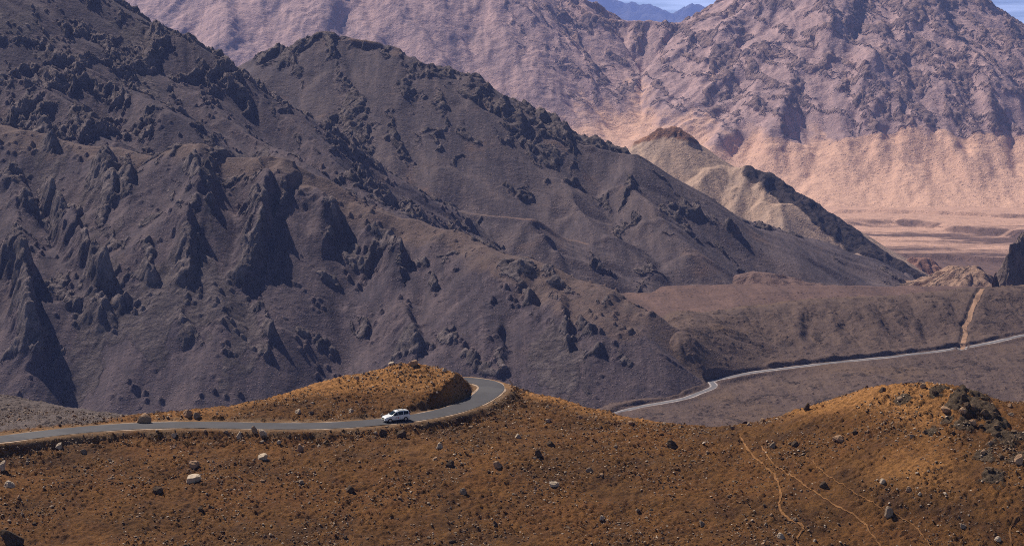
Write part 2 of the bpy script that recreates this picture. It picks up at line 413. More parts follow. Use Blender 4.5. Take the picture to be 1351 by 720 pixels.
def mound(name, label, u, v, Y, rx, ry, h, mat, step=1.6, seed=0, gul=.25, rock=0.0, crest=None):
    c = P(u, v, Y); g = Grid(c[0] - rx * 1.6, c[0] + rx * 1.6, c[1] - ry * 1.6, c[1] + ry * 1.6, step)
    d = np.hypot((g.X - c[0]) / rx, (g.Y - c[1]) / ry) + .22 * fbm(g.X, g.Y, rx * .8, 4, seed)
    b = float(floor_z(0, c[1])); top = c[2]
    hh = top - b if h is None else h
    g.Z = (top - hh) + hh * (np.exp(-1.9 * d * d) * 1.06 - .06 * sst(.8, 1.5, d)) - 6 * sst(1.2, 1.6, d)
    dx, dy, sl = g.downhill(2)
    g.Z += gul * hh * gully(g.X, g.Y, dx, dy, rx * .5, 4, seed + 4) * sst(.05, .4, sl) + .05 * hh * fbm(g.X, g.Y, rx * .2, 4, seed + 9)
    m = sst(.5, .75, ridged(g.X, g.Y, rx * .5, 5, seed + 11)) * rock
    return g.mesh(name, mat, {'rock': m, 'mix': np.zeros_like(m)}, kind='structure', label=label), g

red_m = terrain_mat('red_earth', [(.24, .125, .09), (.27, .14, .10), (.2, .105, .085)], [(.14, .085, .07), (.18, .11, .09)], 1.0)
tan_m = terrain_mat('tan_earth', [(.31, .195, .14), (.35, .215, .145), (.25, .16, .12)], [(.16, .105, .085), (.26, .17, .12)], 1.0)
brown_m = terrain_mat('brown_earth', [(.16, .098, .082), (.19, .115, .092), (.13, .082, .074)], [(.1, .07, .066), (.14, .1, .09)], .8)
mound('hill', 'small smooth reddish dome hill at the valley mouth', 1214, 342, 2420, 52, 60, None, red_m, seed=5)
mound('hill', 'tan eroded hummock where the dirt track tops the bench', 1272, 353, 1900, 52, 60, None, tan_m, 1.2, seed=9, gul=.35, rock=.5)
mound('hill', 'low brown knoll at the foot of the dark mountain', 1005, 360, 1660, 50, 40, None, brown_m, 1.0, seed=14, rock=.4)

# pale dirt road curling behind the tan hummock
dm = plain_mat('pale_dirt', (.52, .33, .23), .95, .1, var=.15, vscale=.2)
pl = smooth_line([P(*p)[:2] for p in ((1200, 344, 2520), (1240, 348, 2440), (1275, 351, 2380), (1300, 354, 2320), (1312, 360, 2240))], 6)

# ------------------------------------------------------------------ pale spur with the dark crest
g = Grid(60, 760, 2020, 2820, 1.9)
crest = line((770, 262, 2600), (815, 222, 2580), (838, 204, 2560), (850, 191, 2552), (862, 181, 2547), (872, 174, 2545), (890, 172, 2540), (900, 178, 2535), (906, 189, 2530), (932, 208, 2510), (948, 218, 2500), (962, 222, 2490), (983, 221, 2470), (1010, 231, 2450), (1040, 250, 2425), (1064, 268, 2400), (1085, 284, 2385), (1110, 302, 2365), (1150, 330, 2335), (1190, 350, 2305), (1222, 368, 2285), (1250, 386, 2265))
Z = ridge(g.X, g.Y, crest, .66, 3, .3, 300)
for s in (line((905, 190, 2530), (890, 230, 2460), (880, 262, 2400)),
          line((955, 222, 2490), (935, 222, 2460), (918, 240, 2420), (925, 280, 2360), (950, 320, 2290)),
          line((985, 224, 2465), (975, 245, 2425), (962, 285, 2350), (970, 320, 2280)),
          line((1010, 236, 2440), (1010, 266, 2380), (1018, 290, 2335), (1015, 330, 2260), (1025, 350, 2220)),
          line((1064, 272, 2395), (1032, 268, 2370), (1030, 300, 2310), (1052, 330, 2250), (1090, 352, 2200), (1120, 366, 2160), (1150, 372, 2140)),
          line((1150, 332, 2330), (1120, 338, 2280), (1115, 355, 2230), (1140, 368, 2190))):
    Z = smax(Z, ridge(g.X, g.Y, s, .70, 6), 9)
g.Z = smax(Z, floor_z(g.X, g.Y) - 3, 14)
dx, dy, sl = g.downhill(3); up = sst(.15, .5, sl)
g.Z += up * 6 * gully(g.X, g.Y, dx, dy, 62, 4, 91, .9, .4) + .6 * fbm(g.X, g.Y, 25, 4, 92)
dk = line((948, 222, 2495), (983, 222, 2470), (1010, 232, 2450), (1040, 251, 2425), (1085, 285, 2385), (1110, 303, 2365), (1150, 331, 2335), (1190, 352, 2305), (1250, 388, 2265))
d, zz, sd, ss = poly_dist(g.X, g.Y, dk)
dark = sst(10, -10, d - np.interp(ss, [0, 40, 90, 180, 400], [5, 14, 26, 36, 32]) + 14 * fbm(g.X, g.Y, 30, 4, 94)) * (sst(30, 60, ss) * .9 + .1)
pk = line((846, 196, 2555), (872, 175, 2545), (890, 173, 2540), (906, 190, 2530)); d2, _, _, s2 = poly_dist(g.X, g.Y, pk)
cap = sst(24, 9, d2 + 9 * fbm(g.X, g.Y, 12, 3, 95))
rk = np.maximum(dark, cap)
g.Z += rk * 11 * (crags(g.X, g.Y, 26, 96) - .35)
grey = sst(-.1, .25, fbm(g.X, g.Y, 120, 4, 98)) * .6
spur_m = terrain_mat('pale_clay', [(.42, .29, .22), (.48, .32, .23), (.34, .245, .20)], [(.05, .038, .04), (.085, .06, .057)], 1.1,
                     soil2=[(.30, .145, .085), (.13, .07, .05)], speck=.35)
g.mesh('mountain', spur_m, {'rock': np.clip(dark * 1.1, 0, 1), 'mix': cap * (1 - dark)}, kind='structure', label='pale tan eroded spur with a dark rock crest')
G_spur = g

# ------------------------------------------------------------------ dark middle mountain
g = Grid(-420, 470, 1420, 2160, 1.25)
crest = line((150, 190, 1950), (230, 150, 1955), (290, 118, 1962), (316, 98, 1970), (350, 83, 1985), (366, 70, 1992), (380, 58, 2000), (398, 50, 2005), (415, 44, 2010), (440, 44, 2010), (462, 50, 2005), (480, 53, 2000), (500, 56, 1995), (525, 62, 1988), (545, 70, 1982), (560, 76, 1980), (580, 90, 1975), (600, 98, 1970), (615, 103, 1964), (632, 106, 1960), (645, 117, 1952), (660, 127, 1945), (680, 142, 1934), (700, 153, 1925), (730, 172, 1910), (780, 190, 1890), (830, 208, 1870), (880, 243, 1845), (930, 282, 1820), (980, 321, 1800), (1020, 354, 1785), (1060, 382, 1775), (1120, 410, 1770))
Z = ridge(g.X, g.Y, crest, .60, 7, .35, 300)
for s, sl_ in ((line((430, 46, 2008), (440, 90, 1945), (470, 140, 1880), (500, 175, 1835), (520, 215, 1780), (530, 240, 1745)), .66),
               (line((632, 108, 1958), (620, 140, 1905), (590, 165, 1865), (560, 190, 1820), (575, 225, 1765)), .62),
               (line((730, 172, 1910), (720, 200, 1865), (735, 235, 1800), (760, 270, 1735), (800, 310, 1665)), .64),
               (line((830, 208, 1870), (830, 240, 1810), (860, 290, 1730), (910, 335, 1665)), .62),
               (line((440, 235, 1745), (480, 245, 1720), (516, 255, 1700), (560, 268, 1682), (617, 281, 1662), (663, 286, 1645), (700, 289, 1632), (718, 305, 1612), (735, 320, 1596), (765, 342, 1584)), .60)):
    Z = smax(Z, ridge(g.X, g.Y, s, sl_, 9), 12)
g.Z = smax(Z, floor_z(g.X, g.Y) - 4, 14)
dx, dy, sl = g.downhill(4); up = sst(.12, .45, sl)
g.Z += up * 9 * gully(g.X, g.Y, dx, dy, 100, 3, 111, .8, .4) - 2 * up + 13 * up * fbm(g.X, g.Y * .3, 95, 2, 112)
dc, zc, sd, ss = poly_dist(g.X, g.Y, crest)
near = sst(150, 15, dc) * sst(330, 60, ss - 560 + 100)
e = crags(g.X, g.Y, 56, 121, 7, .5, .57) + .17 * near + .28 * fbm(g.X, g.Y, 120, 3, 114)
oc = np.zeros_like(g.Z)
for (u, v, r) in ((470, 190, 30), (530, 195, 36), (560, 240, 30), (700, 290, 18), (735, 170, 26), (650, 140, 22), (690, 255, 18), (800, 355, 22), (960, 300, 10)):
    h = g.hit(u, v)
    if h is not None: oc = np.maximum(oc, sst(r, r * .35, np.hypot(g.X - h[0], (g.Y - h[1]) * .7) + 16 * fbm(g.X, g.Y, 22, 4, 118)))
x = protrude(e + .16 * oc, .16, up > .6) * up; oc = sst(0, .06, x)
g.Z += 36 * x + .6 * fbm(g.X, g.Y, 14, 5, 123)
rust = sst(.1, .45, fbm(g.X, g.Y, 70, 4, 125)) * .55 + .8 * sst(.3, .05, sl)
slate_m = terrain_mat('slate_scree', [(.092, .068, .073), (.140, .100, .094), (.068, .053, .062)], [(.085, .065, .064), (.23, .175, .16)], .8,
                      soil2=[(.185, .112, .088), (.14, .095, .08)], speck=.8, pale=.55)
g.mesh('mountain', slate_m, {'rock': oc * .75, 'mix': np.clip(rust, 0, 1) * (1 - oc)}, kind='structure', label='dark slate mountain with a rocky top and long scree flank')
G_mid = g

# ------------------------------------------------------------------ dark left mountain
g = Grid(-560, 165, 940, 1860, .95)
A1 = line((-160, 120, 1420), (-60, 150, 1390), (0, 166, 1370), (33, 176, 1360), (72, 184, 1350), (110, 192, 1340), (150, 195, 1332), (200, 206, 1325), (225, 203, 1315), (240, 195, 1308), (262, 194, 1305), (275, 203, 1302), (300, 208, 1300), (350, 208, 1295), (385, 222, 1292), (417, 234, 1290), (440, 255, 1280), (465, 268, 1270), (493, 278, 1262), (540, 292, 1254), (590, 304, 1232), (637, 327, 1205), (690, 343, 1182), (718, 352, 1170))
A1b = line((690, 343, 1182), (718, 352, 1170), (735, 360, 1163), (760, 370, 1153), (780, 380, 1145), (820, 400, 1130), (850, 412, 1118), (880, 431, 1108), (905, 457, 1097), (918, 474, 1091))
A0 = line((-160, -230, 1760), (-40, -120, 1720), (60, -50, 1700), (110, -15, 1690), (133, 0, 1682), (150, 12, 1675), (167, 27, 1670), (183, 39, 1665), (200, 40, 1660), (215, 50, 1656), (236, 60, 1650), (252, 66, 1646), (275, 83, 1640), (298, 97, 1634), (315, 104, 1628), (350, 128, 1610), (377, 155, 1585), (410, 188, 1550), (450, 225, 1500), (490, 262, 1450), (540, 300, 1410))
A2 = line((-120, -80, 1640), (-60, -50, 1600), (7, 12, 1565), (50, 50, 1540), (93, 80, 1520), (147, 110, 1500), (200, 132, 1470), (215, 150, 1440))
A3 = line((150, 30, 1668), (190, 92, 1610), (213, 110, 1590), (253, 124, 1565), (300, 160, 1525), (350, 191, 1480), (395, 220, 1420), (430, 250, 1360))
A4 = line((-60, 60, 1480), (0, 95, 1455), (60, 120, 1430), (110, 150, 1400), (150, 185, 1370))
Z = ridge(g.X, g.Y, A1, .60, 6); Z = smax(Z, ridge(g.X, g.Y, A1b, .47, 10, slope_r=.95), 8)
Z = smax(Z, ridge(g.X, g.Y, A0, .66, 6), 10); Z = smax(Z, ridge(g.X, g.Y, A2, .62, 6), 9); Z = smax(Z, ridge(g.X, g.Y, A3, .62, 6), 9); Z = smax(Z, ridge(g.X, g.Y, A4, .62, 6), 9)
for s in (line((33, 177, 1358), (20, 240, 1290), (35, 320, 1215), (50, 400, 1150), (60, 470, 1105)),
          line((258, 196, 1303), (265, 260, 1235), (262, 330, 1180), (300, 420, 1120), (330, 500, 1080)),
          line((360, 212, 1293), (352, 280, 1230), (335, 350, 1175), (360, 430, 1118), (390, 500, 1080)),
          line((545, 294, 1252), (520, 350, 1195), (545, 410, 1150), (570, 480, 1105)),
          line((683, 366, 1162), (660, 430, 1125), (670, 490, 1090)),
          line((637, 330, 1200), (683, 367, 1160), (747, 407, 1122), (817, 441, 1092))):
    Z = smax(Z, ridge(g.X, g.Y, s, .66, 5), 10)
g.Z = smax(Z, np.full(Z.shape, -241.0) + 5 * fbm(g.X, g.Y, 80, 3, 130), 14)
dx, dy, sl = g.downhill(4); up = sst(.12, .45, sl)
g.Z += up * (6 * gully(g.X, g.Y, dx, dy, 80, 4, 131, .9, .4) + 10 * fbm(g.X, g.Y * .3, 75, 2, 132) * sst(4, 40, poly_dist(g.X, g.Y, A1)[0]))
base = g.Z.copy()
# rock ribs standing out of the scree: pixel polyline, half width (m), height (m)
ribs = [([(352, 245), (346, 285), (338, 320), (326, 365)], 10, 36), ([(415, 262), (432, 285), (428, 318)], 12, 28), ([(240, 285), (250, 320), (246, 365)], 8, 25),
        ([(385, 232), (372, 255), (372, 275)], 9, 14), ([(22, 320), (32, 370), (40, 430), (48, 470)], 9, 40), ([(-75, 320), (-66, 390), (-60, 470)], 14, 80), ([(62, 262), (84, 300), (108, 330), (140, 372), (160, 400)], 8, 32),
        ([(0, 238), (30, 262), (62, 300)], 7, 14), ([(128, 400), (150, 440)], 9, 24), ([(98, 400), (120, 420)], 6, 10), ([(237, 412), (245, 438), (262, 450)], 7, 12),
        ([(350, 412), (358, 440), (352, 470)], 6, 8), ([(495, 318), (515, 335), (528, 362)], 10, 27), ([(528, 415), (540, 440), (548, 470)], 11, 23),
        ([(560, 350), (572, 372)], 6, 8), ([(652, 430), (652, 462), (660, 490)], 9, 13), ([(735, 395), (742, 430), (748, 452)], 9, 14), ([(700, 395), (708, 420)], 7, 9),
        ([(690, 350), (720, 364), (748, 384)], 8, 5), ([(815, 465), (835, 485)], 6, 4),
        ([(138, 215), (142, 250), (148, 270)], 12, 25), ([(165, 232), (170, 262)], 8, 12), ([(255, 215), (262, 250), (258, 270)], 7, 11), ([(275, 230), (280, 268)], 7, 11), ([(62, 180), (70, 195)], 9, 9),
        ([(15, 230), (38, 262)], 8, 12), ([(95, 275), (108, 285)], 7, 9), ([(440, 370), (460, 400)], 8, 6), ([(470, 330), (485, 350)], 10, 9), ([(188, 352), (205, 368)], 6, 8), ([(195, 320), (200, 345)], 6, 9),
        ([(465, 415), (480, 440)], 8, 7), ([(400, 440), (430, 455)], 8, 5), ([(590, 430), (600, 450)], 6, 6), ([(620, 470), (640, 490)], 8, 8), ([(770, 430), (790, 460)], 7, 5)]
oc = np.zeros_like(g.Z); rh = np.zeros_like(g.Z)
wob = 10 * fbm(g.X, g.Y, 26, 4, 141)
for px, w, h in ribs:
    q = [g.hit(*p) for p in px]; q = [p for p in q if p is not None]
    if len(q) < 2: continue
    x0, x1 = min(p[0] for p in q) - 60, max(p[0] for p in q) + 60; y0, y1 = min(p[1] for p in q) - 60, max(p[1] for p in q) + 60
    i0, i1 = np.searchsorted(g.xs, [x0, x1]); j0, j1 = np.searchsorted(g.ys, [y0, y1]); S = np.s_[j0:j1, i0:i1]
    d, _, sd, ss = poly_dist(g.X[S], g.Y[S], q)
    east = sd > 0; dd_ = 0      # lines run towards the camera: left of travel is east
    dd = np.where(east, d * 1.6, d * .85) + wob[S]
    m = sst(w * 1.35, w * .1, dd); tot = sum(math.hypot(*(q[i + 1] - q[i])[:2]) for i in range(len(q) - 1))
    along = (sst(-6, 18, ss) * .4 + .6) * (.35 + .65 * sst(0, 26, tot - ss))
    oc[S] = np.maximum(oc[S], m); rh[S] = np.maximum(rh[S], m * h * along)
hi = sst(1290, 1420, g.Y)
e = crags(g.X, g.Y, 40, 151, 7, .55, .6) + .10 * hi + .09 * sst(-120, -300, g.X) + .34 * fbm(g.X, g.Y * .6, 95, 3, 147) + .28 * oc
x = protrude(e, .23, up > .6) * up
g.Z = base + rh * .48 + (19 + 15 * hi) * x + .5 * fbm(g.X, g.Y, 12, 5, 153)
oc = sst(0, .06, x)
# loose blocks below the ribs
f1, f2, cid = cells(g.X, g.Y, 4.5, 161)
blk = sst(.42, .2, f1) * (cid > .72) * sst(-.1, .4, fbm(g.X, g.Y, 40, 3, 162)); g.Z += blk * (1 + 2.2 * hash01((cid * 9999).astype(np.int64), (cid * 77).astype(np.int64), 3)) * up
# the foot is cut back where the lower road passes
lowl = smooth_line([P(*p) for p in LOWER], 6.0); dl, zl, sl_, _ = poly_dist(g.X, g.Y, lowl)
cap = zl + np.where(sl_ > 0, .8 + .72 * np.clip(dl - 5.5, 0, 400) - 4 * sst(5.5, 3.5, dl), -5) + 400 * sst(50, 110, dl)
g.Z = np.where(dl < 110, -smax(-g.Z, -cap, 2.5), g.Z)
da, _, sda, ssa = poly_dist(g.X, g.Y, np.vstack([A1, A1b])); da = np.minimum(da, poly_dist(g.X, g.Y, line((637, 330, 1200), (683, 367, 1160), (747, 407, 1122), (817, 441, 1092)))[0] * 1.6)
warm = sst(34, 4, da + 14 * fbm(g.X, g.Y, 30, 3, 165)) * .9 + .35 * sst(0, .4, fbm(g.X, g.Y, 110, 4, 166))
dark_m = terrain_mat('dark_scree', [(.076, .055, .064), (.124, .087, .088), (.052, .041, .052)], [(.085, .065, .066), (.26, .20, .19)], .55,
                     soil2=[(.15, .098, .082), (.118, .083, .075)], speck=.95, pale=.6)
rub = qmask(fbm(g.X, g.Y * .45, 60, 5, 171, .6), .20, .7) * .5
g.mesh('mountain', dark_m, {'rock': np.clip(np.maximum(oc * .74, rub) + blk * .3, 0, 1), 'mix': np.clip(warm, 0, 1) * (1 - oc)}, kind='structure', label='dark left mountain with black crags casting long shadows on scree')
G_left = g
# ================================================================== bench with the lower road
BCREST = [(760, 470, 1150), (820, 455, 1165), (858, 435, 1185), (880, 417, 1203), (920, 412, 1212), (980, 405, 1222), (1050, 397, 1234), (1100, 393, 1240), (1160, 390, 1246), (1200, 387, 1250), (1250, 383, 1255), (1290, 380, 1260), (1351, 376, 1265), (1430, 371, 1270)]
c = []
for p in LOWER: c.append(P(*p))
for p in BCREST: c.append(P(*p))
for (u, v, Y) in BCREST:                       # far side of the bench drops to the plain
    q = P(u, v, Y); c += [np.array([q[0], Y + 18, q[2] - 5]), np.array([q[0] * 1.02, Y + 55, q[2] - 26]), np.array([q[0] * 1.05, Y + 120, -252])]
for (u, v, Y) in ((860, 552, 985), (900, 545, 1000), (1000, 520, 1045), (1000, 560, 985), (1060, 545, 1005), (1100, 500, 1070), (1150, 510, 1050), (1150, 545, 1000), (1250, 490, 1090), (1250, 530, 1030), (1351, 480, 1105), (1351, 530, 1035), (1430, 500, 1090), (1000, 450, 1150), (1100, 435, 1175), (1200, 425, 1190), (1320, 410, 1212), (932, 468, 1092), (955, 440, 1130), (1430, 400, 1235), (905, 447, 1092), (890, 430, 1120), (945, 490, 1078), (850, 470, 1090), (800, 515, 1060)):
    c.append(P(u, v, Y))
f = tps(c, 1e-4)
g = Grid(-20, 420, 870, 1400, .8)
near = np.maximum(sst(985, 880, g.Y), sst(56, 25, g.X) * sst(1010, 1030, g.Y))
g.Z = f(g.X, g.Y) * (1 - near) + near * -226
nat = 3.2 * fbm(g.X, g.Y, 60, 5, 201) + 1.0 * fbm(g.X, g.Y, 9, 5, 203, .6)
dx, dy, sl = g.downhill(4)
nat += 4.6 * gully(g.X, g.Y, dx, dy, 30, 4, 205, .8) * sst(.08, .25, sl)
low = smooth_line([P(*p) for p in LOWER], 3.0)
low[:, 2] = np.convolve(np.pad(low[:, 2], 12, mode='edge'), np.ones(25) / 25, 'valid')
cr = np.array([P(*p) for p in BCREST]); dcr, _, sdc, _ = poly_dist(g.X, g.Y, cr)
g.Z = np.where(sdc > 0, np.minimum(g.Z, np.interp(dcr, [0, 18, 60, 130, 400], [0, -5, -24, -70, -90]) - 178), g.Z)
d, zr, sd, ss = poly_dist(g.X, g.Y, low)
g.Z += nat * sst(4, 22, d) * (.35 + .65 * sst(0, 30, dcr))
# bank cut above the road (it faces the camera), fill below
wobb = 1 + 1.1 * fbm(g.X, g.Y, 16, 4, 207)
cut = 2.3 * np.interp(ss, [0, 60, 110, 150, 200, 400], [.8, .8, .5, 1.0, 1.25, .75]) * wobb
up_ = sd > 0
g.Z = np.where(up_ & (d < 26), np.maximum(g.Z, zr + cut * sst(3.4, 6.0, d) * sst(26, 9, d) - 6 * sst(9, 26, d)), g.Z)
bl = sst(2.9, np.where(up_, 4.8, 7.0), d + 1.2 * fbm(g.X, g.Y, 9, 3, 208)); g.Z = zr * (1 - bl) + g.Z * bl
TR = [(1269, 461, 1143), (1272, 447, 1160), (1274, 438, 1175), (1272, 431, 1186), (1278, 421, 1200), (1281, 411, 1216), (1285, 400, 1232), (1291, 388, 1250), (1296, 380, 1262)]
tr = []
for (u, v, Y) in TR:
    h = g.hit(u, v); tr.append(h if h is not None else P(u, v, Y))
tr = smooth_line(tr, 1.5); dt, zt, sdt, sst_ = poly_dist(g.X, g.Y, tr)
g.Z -= .7 * sst(3.6, 2.2, dt); g.Z += .5 * sst(2.6, 3.6, dt) * sst(9, 4.2, dt) * (sdt > 0)
f1, f2, cid = cells(g.X, g.Y, 3.0, 211)
g.Z += sst(.4, .2, f1) * (cid > .84) * .7 * sst(5, 9, d) * sst(4, 7, dt)
ochre = sst(.0, .4, fbm(g.X, g.Y, 90, 4, 213)) * .7 + .5 * sst(20, 3, dcr)
rk = sst(.56, .72, ridged(g.X, g.Y, 40, 5, 215)) * .35 * sst(10, 20, d)
bench_m = terrain_mat('bench_scree', [(.108, .070, .058), (.132, .086, .066), (.086, .058, .051)], [(.045, .037, .04), (.075, .06, .06)], .48,
                      soil2=[(.145, .09, .06), (.118, .076, .057)], speck=.95, pale=.5)
g.mesh('hill', bench_m, {'rock': rk, 'mix': np.clip(ochre, 0, 1)}, kind='structure', label='speckled brown bench crossed by the lower road')
G_bench = g
asph_low = plain_mat('worn_asphalt', (.15, .14, .15), .85, .3, var=.12, vscale=.4)
verge_low = plain_mat('pale_gravel', (.40, .345, .33), .95, .1, var=.3, vscale=.5)
rz = lambda x, y: g.at(x, y)
ribbon('road_verge', low, 4.6, rz, verge_low, .05, ragged=.55, kind='structure', label='pale gravel edge of the lower valley road')
ribbon('road', low, 3.0, rz, asph_low, .09, kind='structure', label='thin grey road crossing the valley bench')
ribbon('dirt_track', tr[2:], 3.0, rz, plain_mat('orange_dirt', (.38, .225, .145), .95, .1, var=.3, vscale=.5), .12, ragged=.5, kind='structure', label='orange dirt track climbing straight up the bench')
fl = lambda x, y: G_floor.at(x, y)
ribbon('dirt_track', pl, 13, fl, dm, 1.2, ragged=.3, kind='structure', label='pale dirt road curving behind the tan hummock')

# dark cliff at the right edge
q0 = P(1325, 340, 1500); g = Grid(q0[0] - 6, q0[0] + 110, 1440, 1600, .6)
cl = line((1331, 331, 1500), (1338, 327, 1503), (1344, 319, 1506), (1352, 306, 1512), (1400, 250, 1540), (1500, 200, 1560))
f1, f2, cid = cells(g.X + 2 * fbm(g.X, g.Y, 5, 3, 224), g.Y, 6.5, 223)
g.Z = np.maximum(ridge(g.X, g.Y, cl, 2.3, 1.5) + (cid - .5) * 9 + 4 * crags(g.X, g.Y, 6, 222) - 2, -262)
cliff_m = terrain_mat('cliff_rock', [(.12, .09, .085), (.14, .105, .095), (.10, .08, .08)], [(.12, .09, .08), (.28, .2, .17)], .6)
g.mesh('cliff', cliff_m, {'rock': sst(-240, -225, g.Z), 'mix': np.zeros_like(g.Z)}, kind='structure', label='dark craggy cliff at the right edge above the bench')
# ================================================================== ochre foreground hill
RZ = -65.0
ROADPX = [(-260, 600), (-120, 590), (-40, 583), (0, 579.5), (50, 573), (100, 567.5), (150, 563.5), (200, 561), (250, 560.3), (300, 560.8), (350, 561.8), (400, 562), (440, 561), (480, 558.5), (520, 554.5), (560, 549), (595, 541.5), (622, 532), (641, 521), (650, 512), (645, 505.5), (630, 502), (610, 500.4), (590, 500.2), (568, 501.5), (550, 503)]
road = smooth_line([Pz(u, v, RZ) for u, v in ROADPX], .8)
k = np.ones(9) / 9
road[:, 0] = np.convolve(np.pad(road[:, 0], 4, mode='edge'), k, 'valid'); road[:, 1] = np.convolve(np.pad(road[:, 1], 4, mode='edge'), k, 'valid'); road[:, 2] = RZ
c = []
def ctl(*a):
    for (u, v, Y) in a: c.append(P(u, v, Y))
# slope between the picture's bottom edge and the road
ctl((-150, 760, 236), (100, 760, 236), (400, 760, 237), (700, 760, 237), (1000, 760, 235), (1300, 760, 233), (1500, 760, 231))
ctl((0, 700, 252), (200, 690, 254), (400, 690, 255), (600, 690, 255), (800, 690, 254), (1000, 690, 251), (1200, 690, 245), (1351, 690, 240), (1500, 690, 238))
ctl((0, 640, 266), (200, 640, 267), (400, 640, 267), (600, 640, 266), (800, 640, 266), (1000, 640, 262), (1200, 640, 251), (1351, 640, 246), (1500, 640, 244))
ctl((30, 600, 276), (200, 590, 281), (400, 590, 281), (560, 585, 281), (680, 590, 280), (800, 590, 281), (950, 590, 277), (1100, 590, 268), (1200, 580, 263), (1351, 580, 259), (1500, 575, 258))
# crest of the slope right of the bend and the right-hand knoll
CR = [(672, 508, 325), (700, 515, 322), (740, 527, 316), (800, 545, 306), (850, 556, 299), (900, 561, 295), (950, 565, 290), (1000, 560, 287), (1050, 545, 285), (1100, 529, 283), (1150, 517, 281), (1200, 510, 279), (1216, 509, 278), (1250, 512, 276), (1290, 522, 274), (1320, 532, 274), (1351, 533, 276), (1450, 520, 280)]
ctl(*CR)
ctl((1120, 560, 274), (1200, 545, 270), (1290, 560, 264), (740, 555, 300), (820, 565, 294))
for (u, v, Y) in CR:
    q = P(u, v, Y); c.append(np.array([q[0], Y + 14, q[2] - 5])); c.append(np.array([q[0] * 1.02, Y + 60, q[2] - 38]))
# road bed
for p in road[::14]: c.append(p + np.array([0, 0, -.05]))
# hillock
ctl((250, 545, 299), (330, 530, 306), (400, 512, 312), (450, 497, 315), (500, 486, 317), (532, 480, 318), (570, 483.5, 317), (590, 490, 316), (604, 497, 314.5), (614, 503, 312), (612, 510, 309))
ctl((330, 545, 299), (420, 540, 301), (500, 525, 304), (560, 515, 307), (480, 508, 310), (590, 506, 311), (380, 527, 306))
for (u, v, Y) in ((300, 545, 312), (400, 520, 322), (480, 506, 324), (532, 498, 325), (580, 499, 324)): c.append(P(u, v, Y) + np.array([0, 0, -.8]))
# behind the road on the left: grey gravel mound, then a drop
ctl((-100, 510, 345), (0, 524, 338), (45, 541, 331), (80, 548, 326), (125, 551, 322), (165, 555, 315), (60, 556, 312), (-60, 560, 312))
for (x, y, z) in ((-140, 380, -82), (-95, 380, -90), (-50, 380, -98), (0, 385, -104), (-140, 430, -105), (-60, 430, -120), (20, 430, -128), (100, 430, -120), (-30, 352, -76), (-50, 348, -76), (-15, 352, -75)): c.append(np.array([x, y, z]))
f = tps(c, 2e-5)
g = Grid(-132, 132, 212, 432, .25)
g.Z = f(g.X, g.Y)
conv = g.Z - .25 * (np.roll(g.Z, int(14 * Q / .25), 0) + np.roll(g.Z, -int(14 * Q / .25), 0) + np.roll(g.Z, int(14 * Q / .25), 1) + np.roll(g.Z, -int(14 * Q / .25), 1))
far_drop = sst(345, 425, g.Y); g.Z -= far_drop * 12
d, _, sd, ss = poly_dist(g.X, g.Y, road)
nat = .6 * fbm(g.X, g.Y, 14, 5, 301) + .42 * fbm(g.X, g.Y, 3.0, 4, 303) + .24 * ridged(g.X, g.Y, 1.3, 3, 305)
f1, f2, cid = cells(g.X, g.Y, .75, 311)               # hummocky tussock turf
nat += .30 * sst(.55, .1, f1) * (.4 + cid) * sst(-.35, .2, fbm(g.X, g.Y, 7, 3, 312))
g.Z += nat * sst(2.6, 5.0, d)
# craggy outcrop on the right-hand knoll
oc = np.zeros_like(g.Z)
for (u, v, r, h) in ((1285, 535, 5.5, 2.6), (1300, 548, 5, 2.4), (1262, 530, 3.2, 1.3), (1275, 560, 3.0, 1.3), (1315, 560, 4.2, 1.5), (1330, 580, 4.5, 1.3), (1300, 600, 3.2, 1.1), (1240, 515, 2.6, 1.1), (1290, 520, 3.0, 1.5), (1250, 552, 2, .8), (1225, 570, 2.0, .7), (1345, 605, 3.5, 1.4), (1190, 525, 2.4, .6), (1310, 625, 3.5, 1.0)):
    q = g.hit(u, v)
    if q is None: continue
    r *= .8; m = sst(r, r * .3, np.hypot(g.X - q[0], (g.Y - q[1]) * .8) + r * .9 * fbm(g.X, g.Y, 2.6, 4, 321))
    g.Z += m * h * .24 * (.25 + .75 * crags(g.X, g.Y, 5.5, 323)); oc = np.maximum(oc, m)
# verge, cut bank on the inner side, retaining drop on the outer side
inner = sd < 0                                           # right of travel is towards the camera at first
wob = .8 * fbm(g.X, g.Y, 5, 4, 331)
hill_side = sd > 0
g.Z = np.where(hill_side & (g.Z > RZ + .25), RZ + (g.Z - RZ) * (.92 + .22 * sst(9, 3.6, d)), g.Z)
fall = -.75 * sst(3.1, 5.6, d + 1.6 * wob) * sst(16, 5, d)
g.Z = np.where(~hill_side & (ss < 175 * 1.0), g.Z + fall, g.Z)
bl = sst(3.1, np.where(hill_side, 4.9, 4.7), d + wob * .5); g.Z = (RZ - .04) * (1 - bl) + g.Z * bl
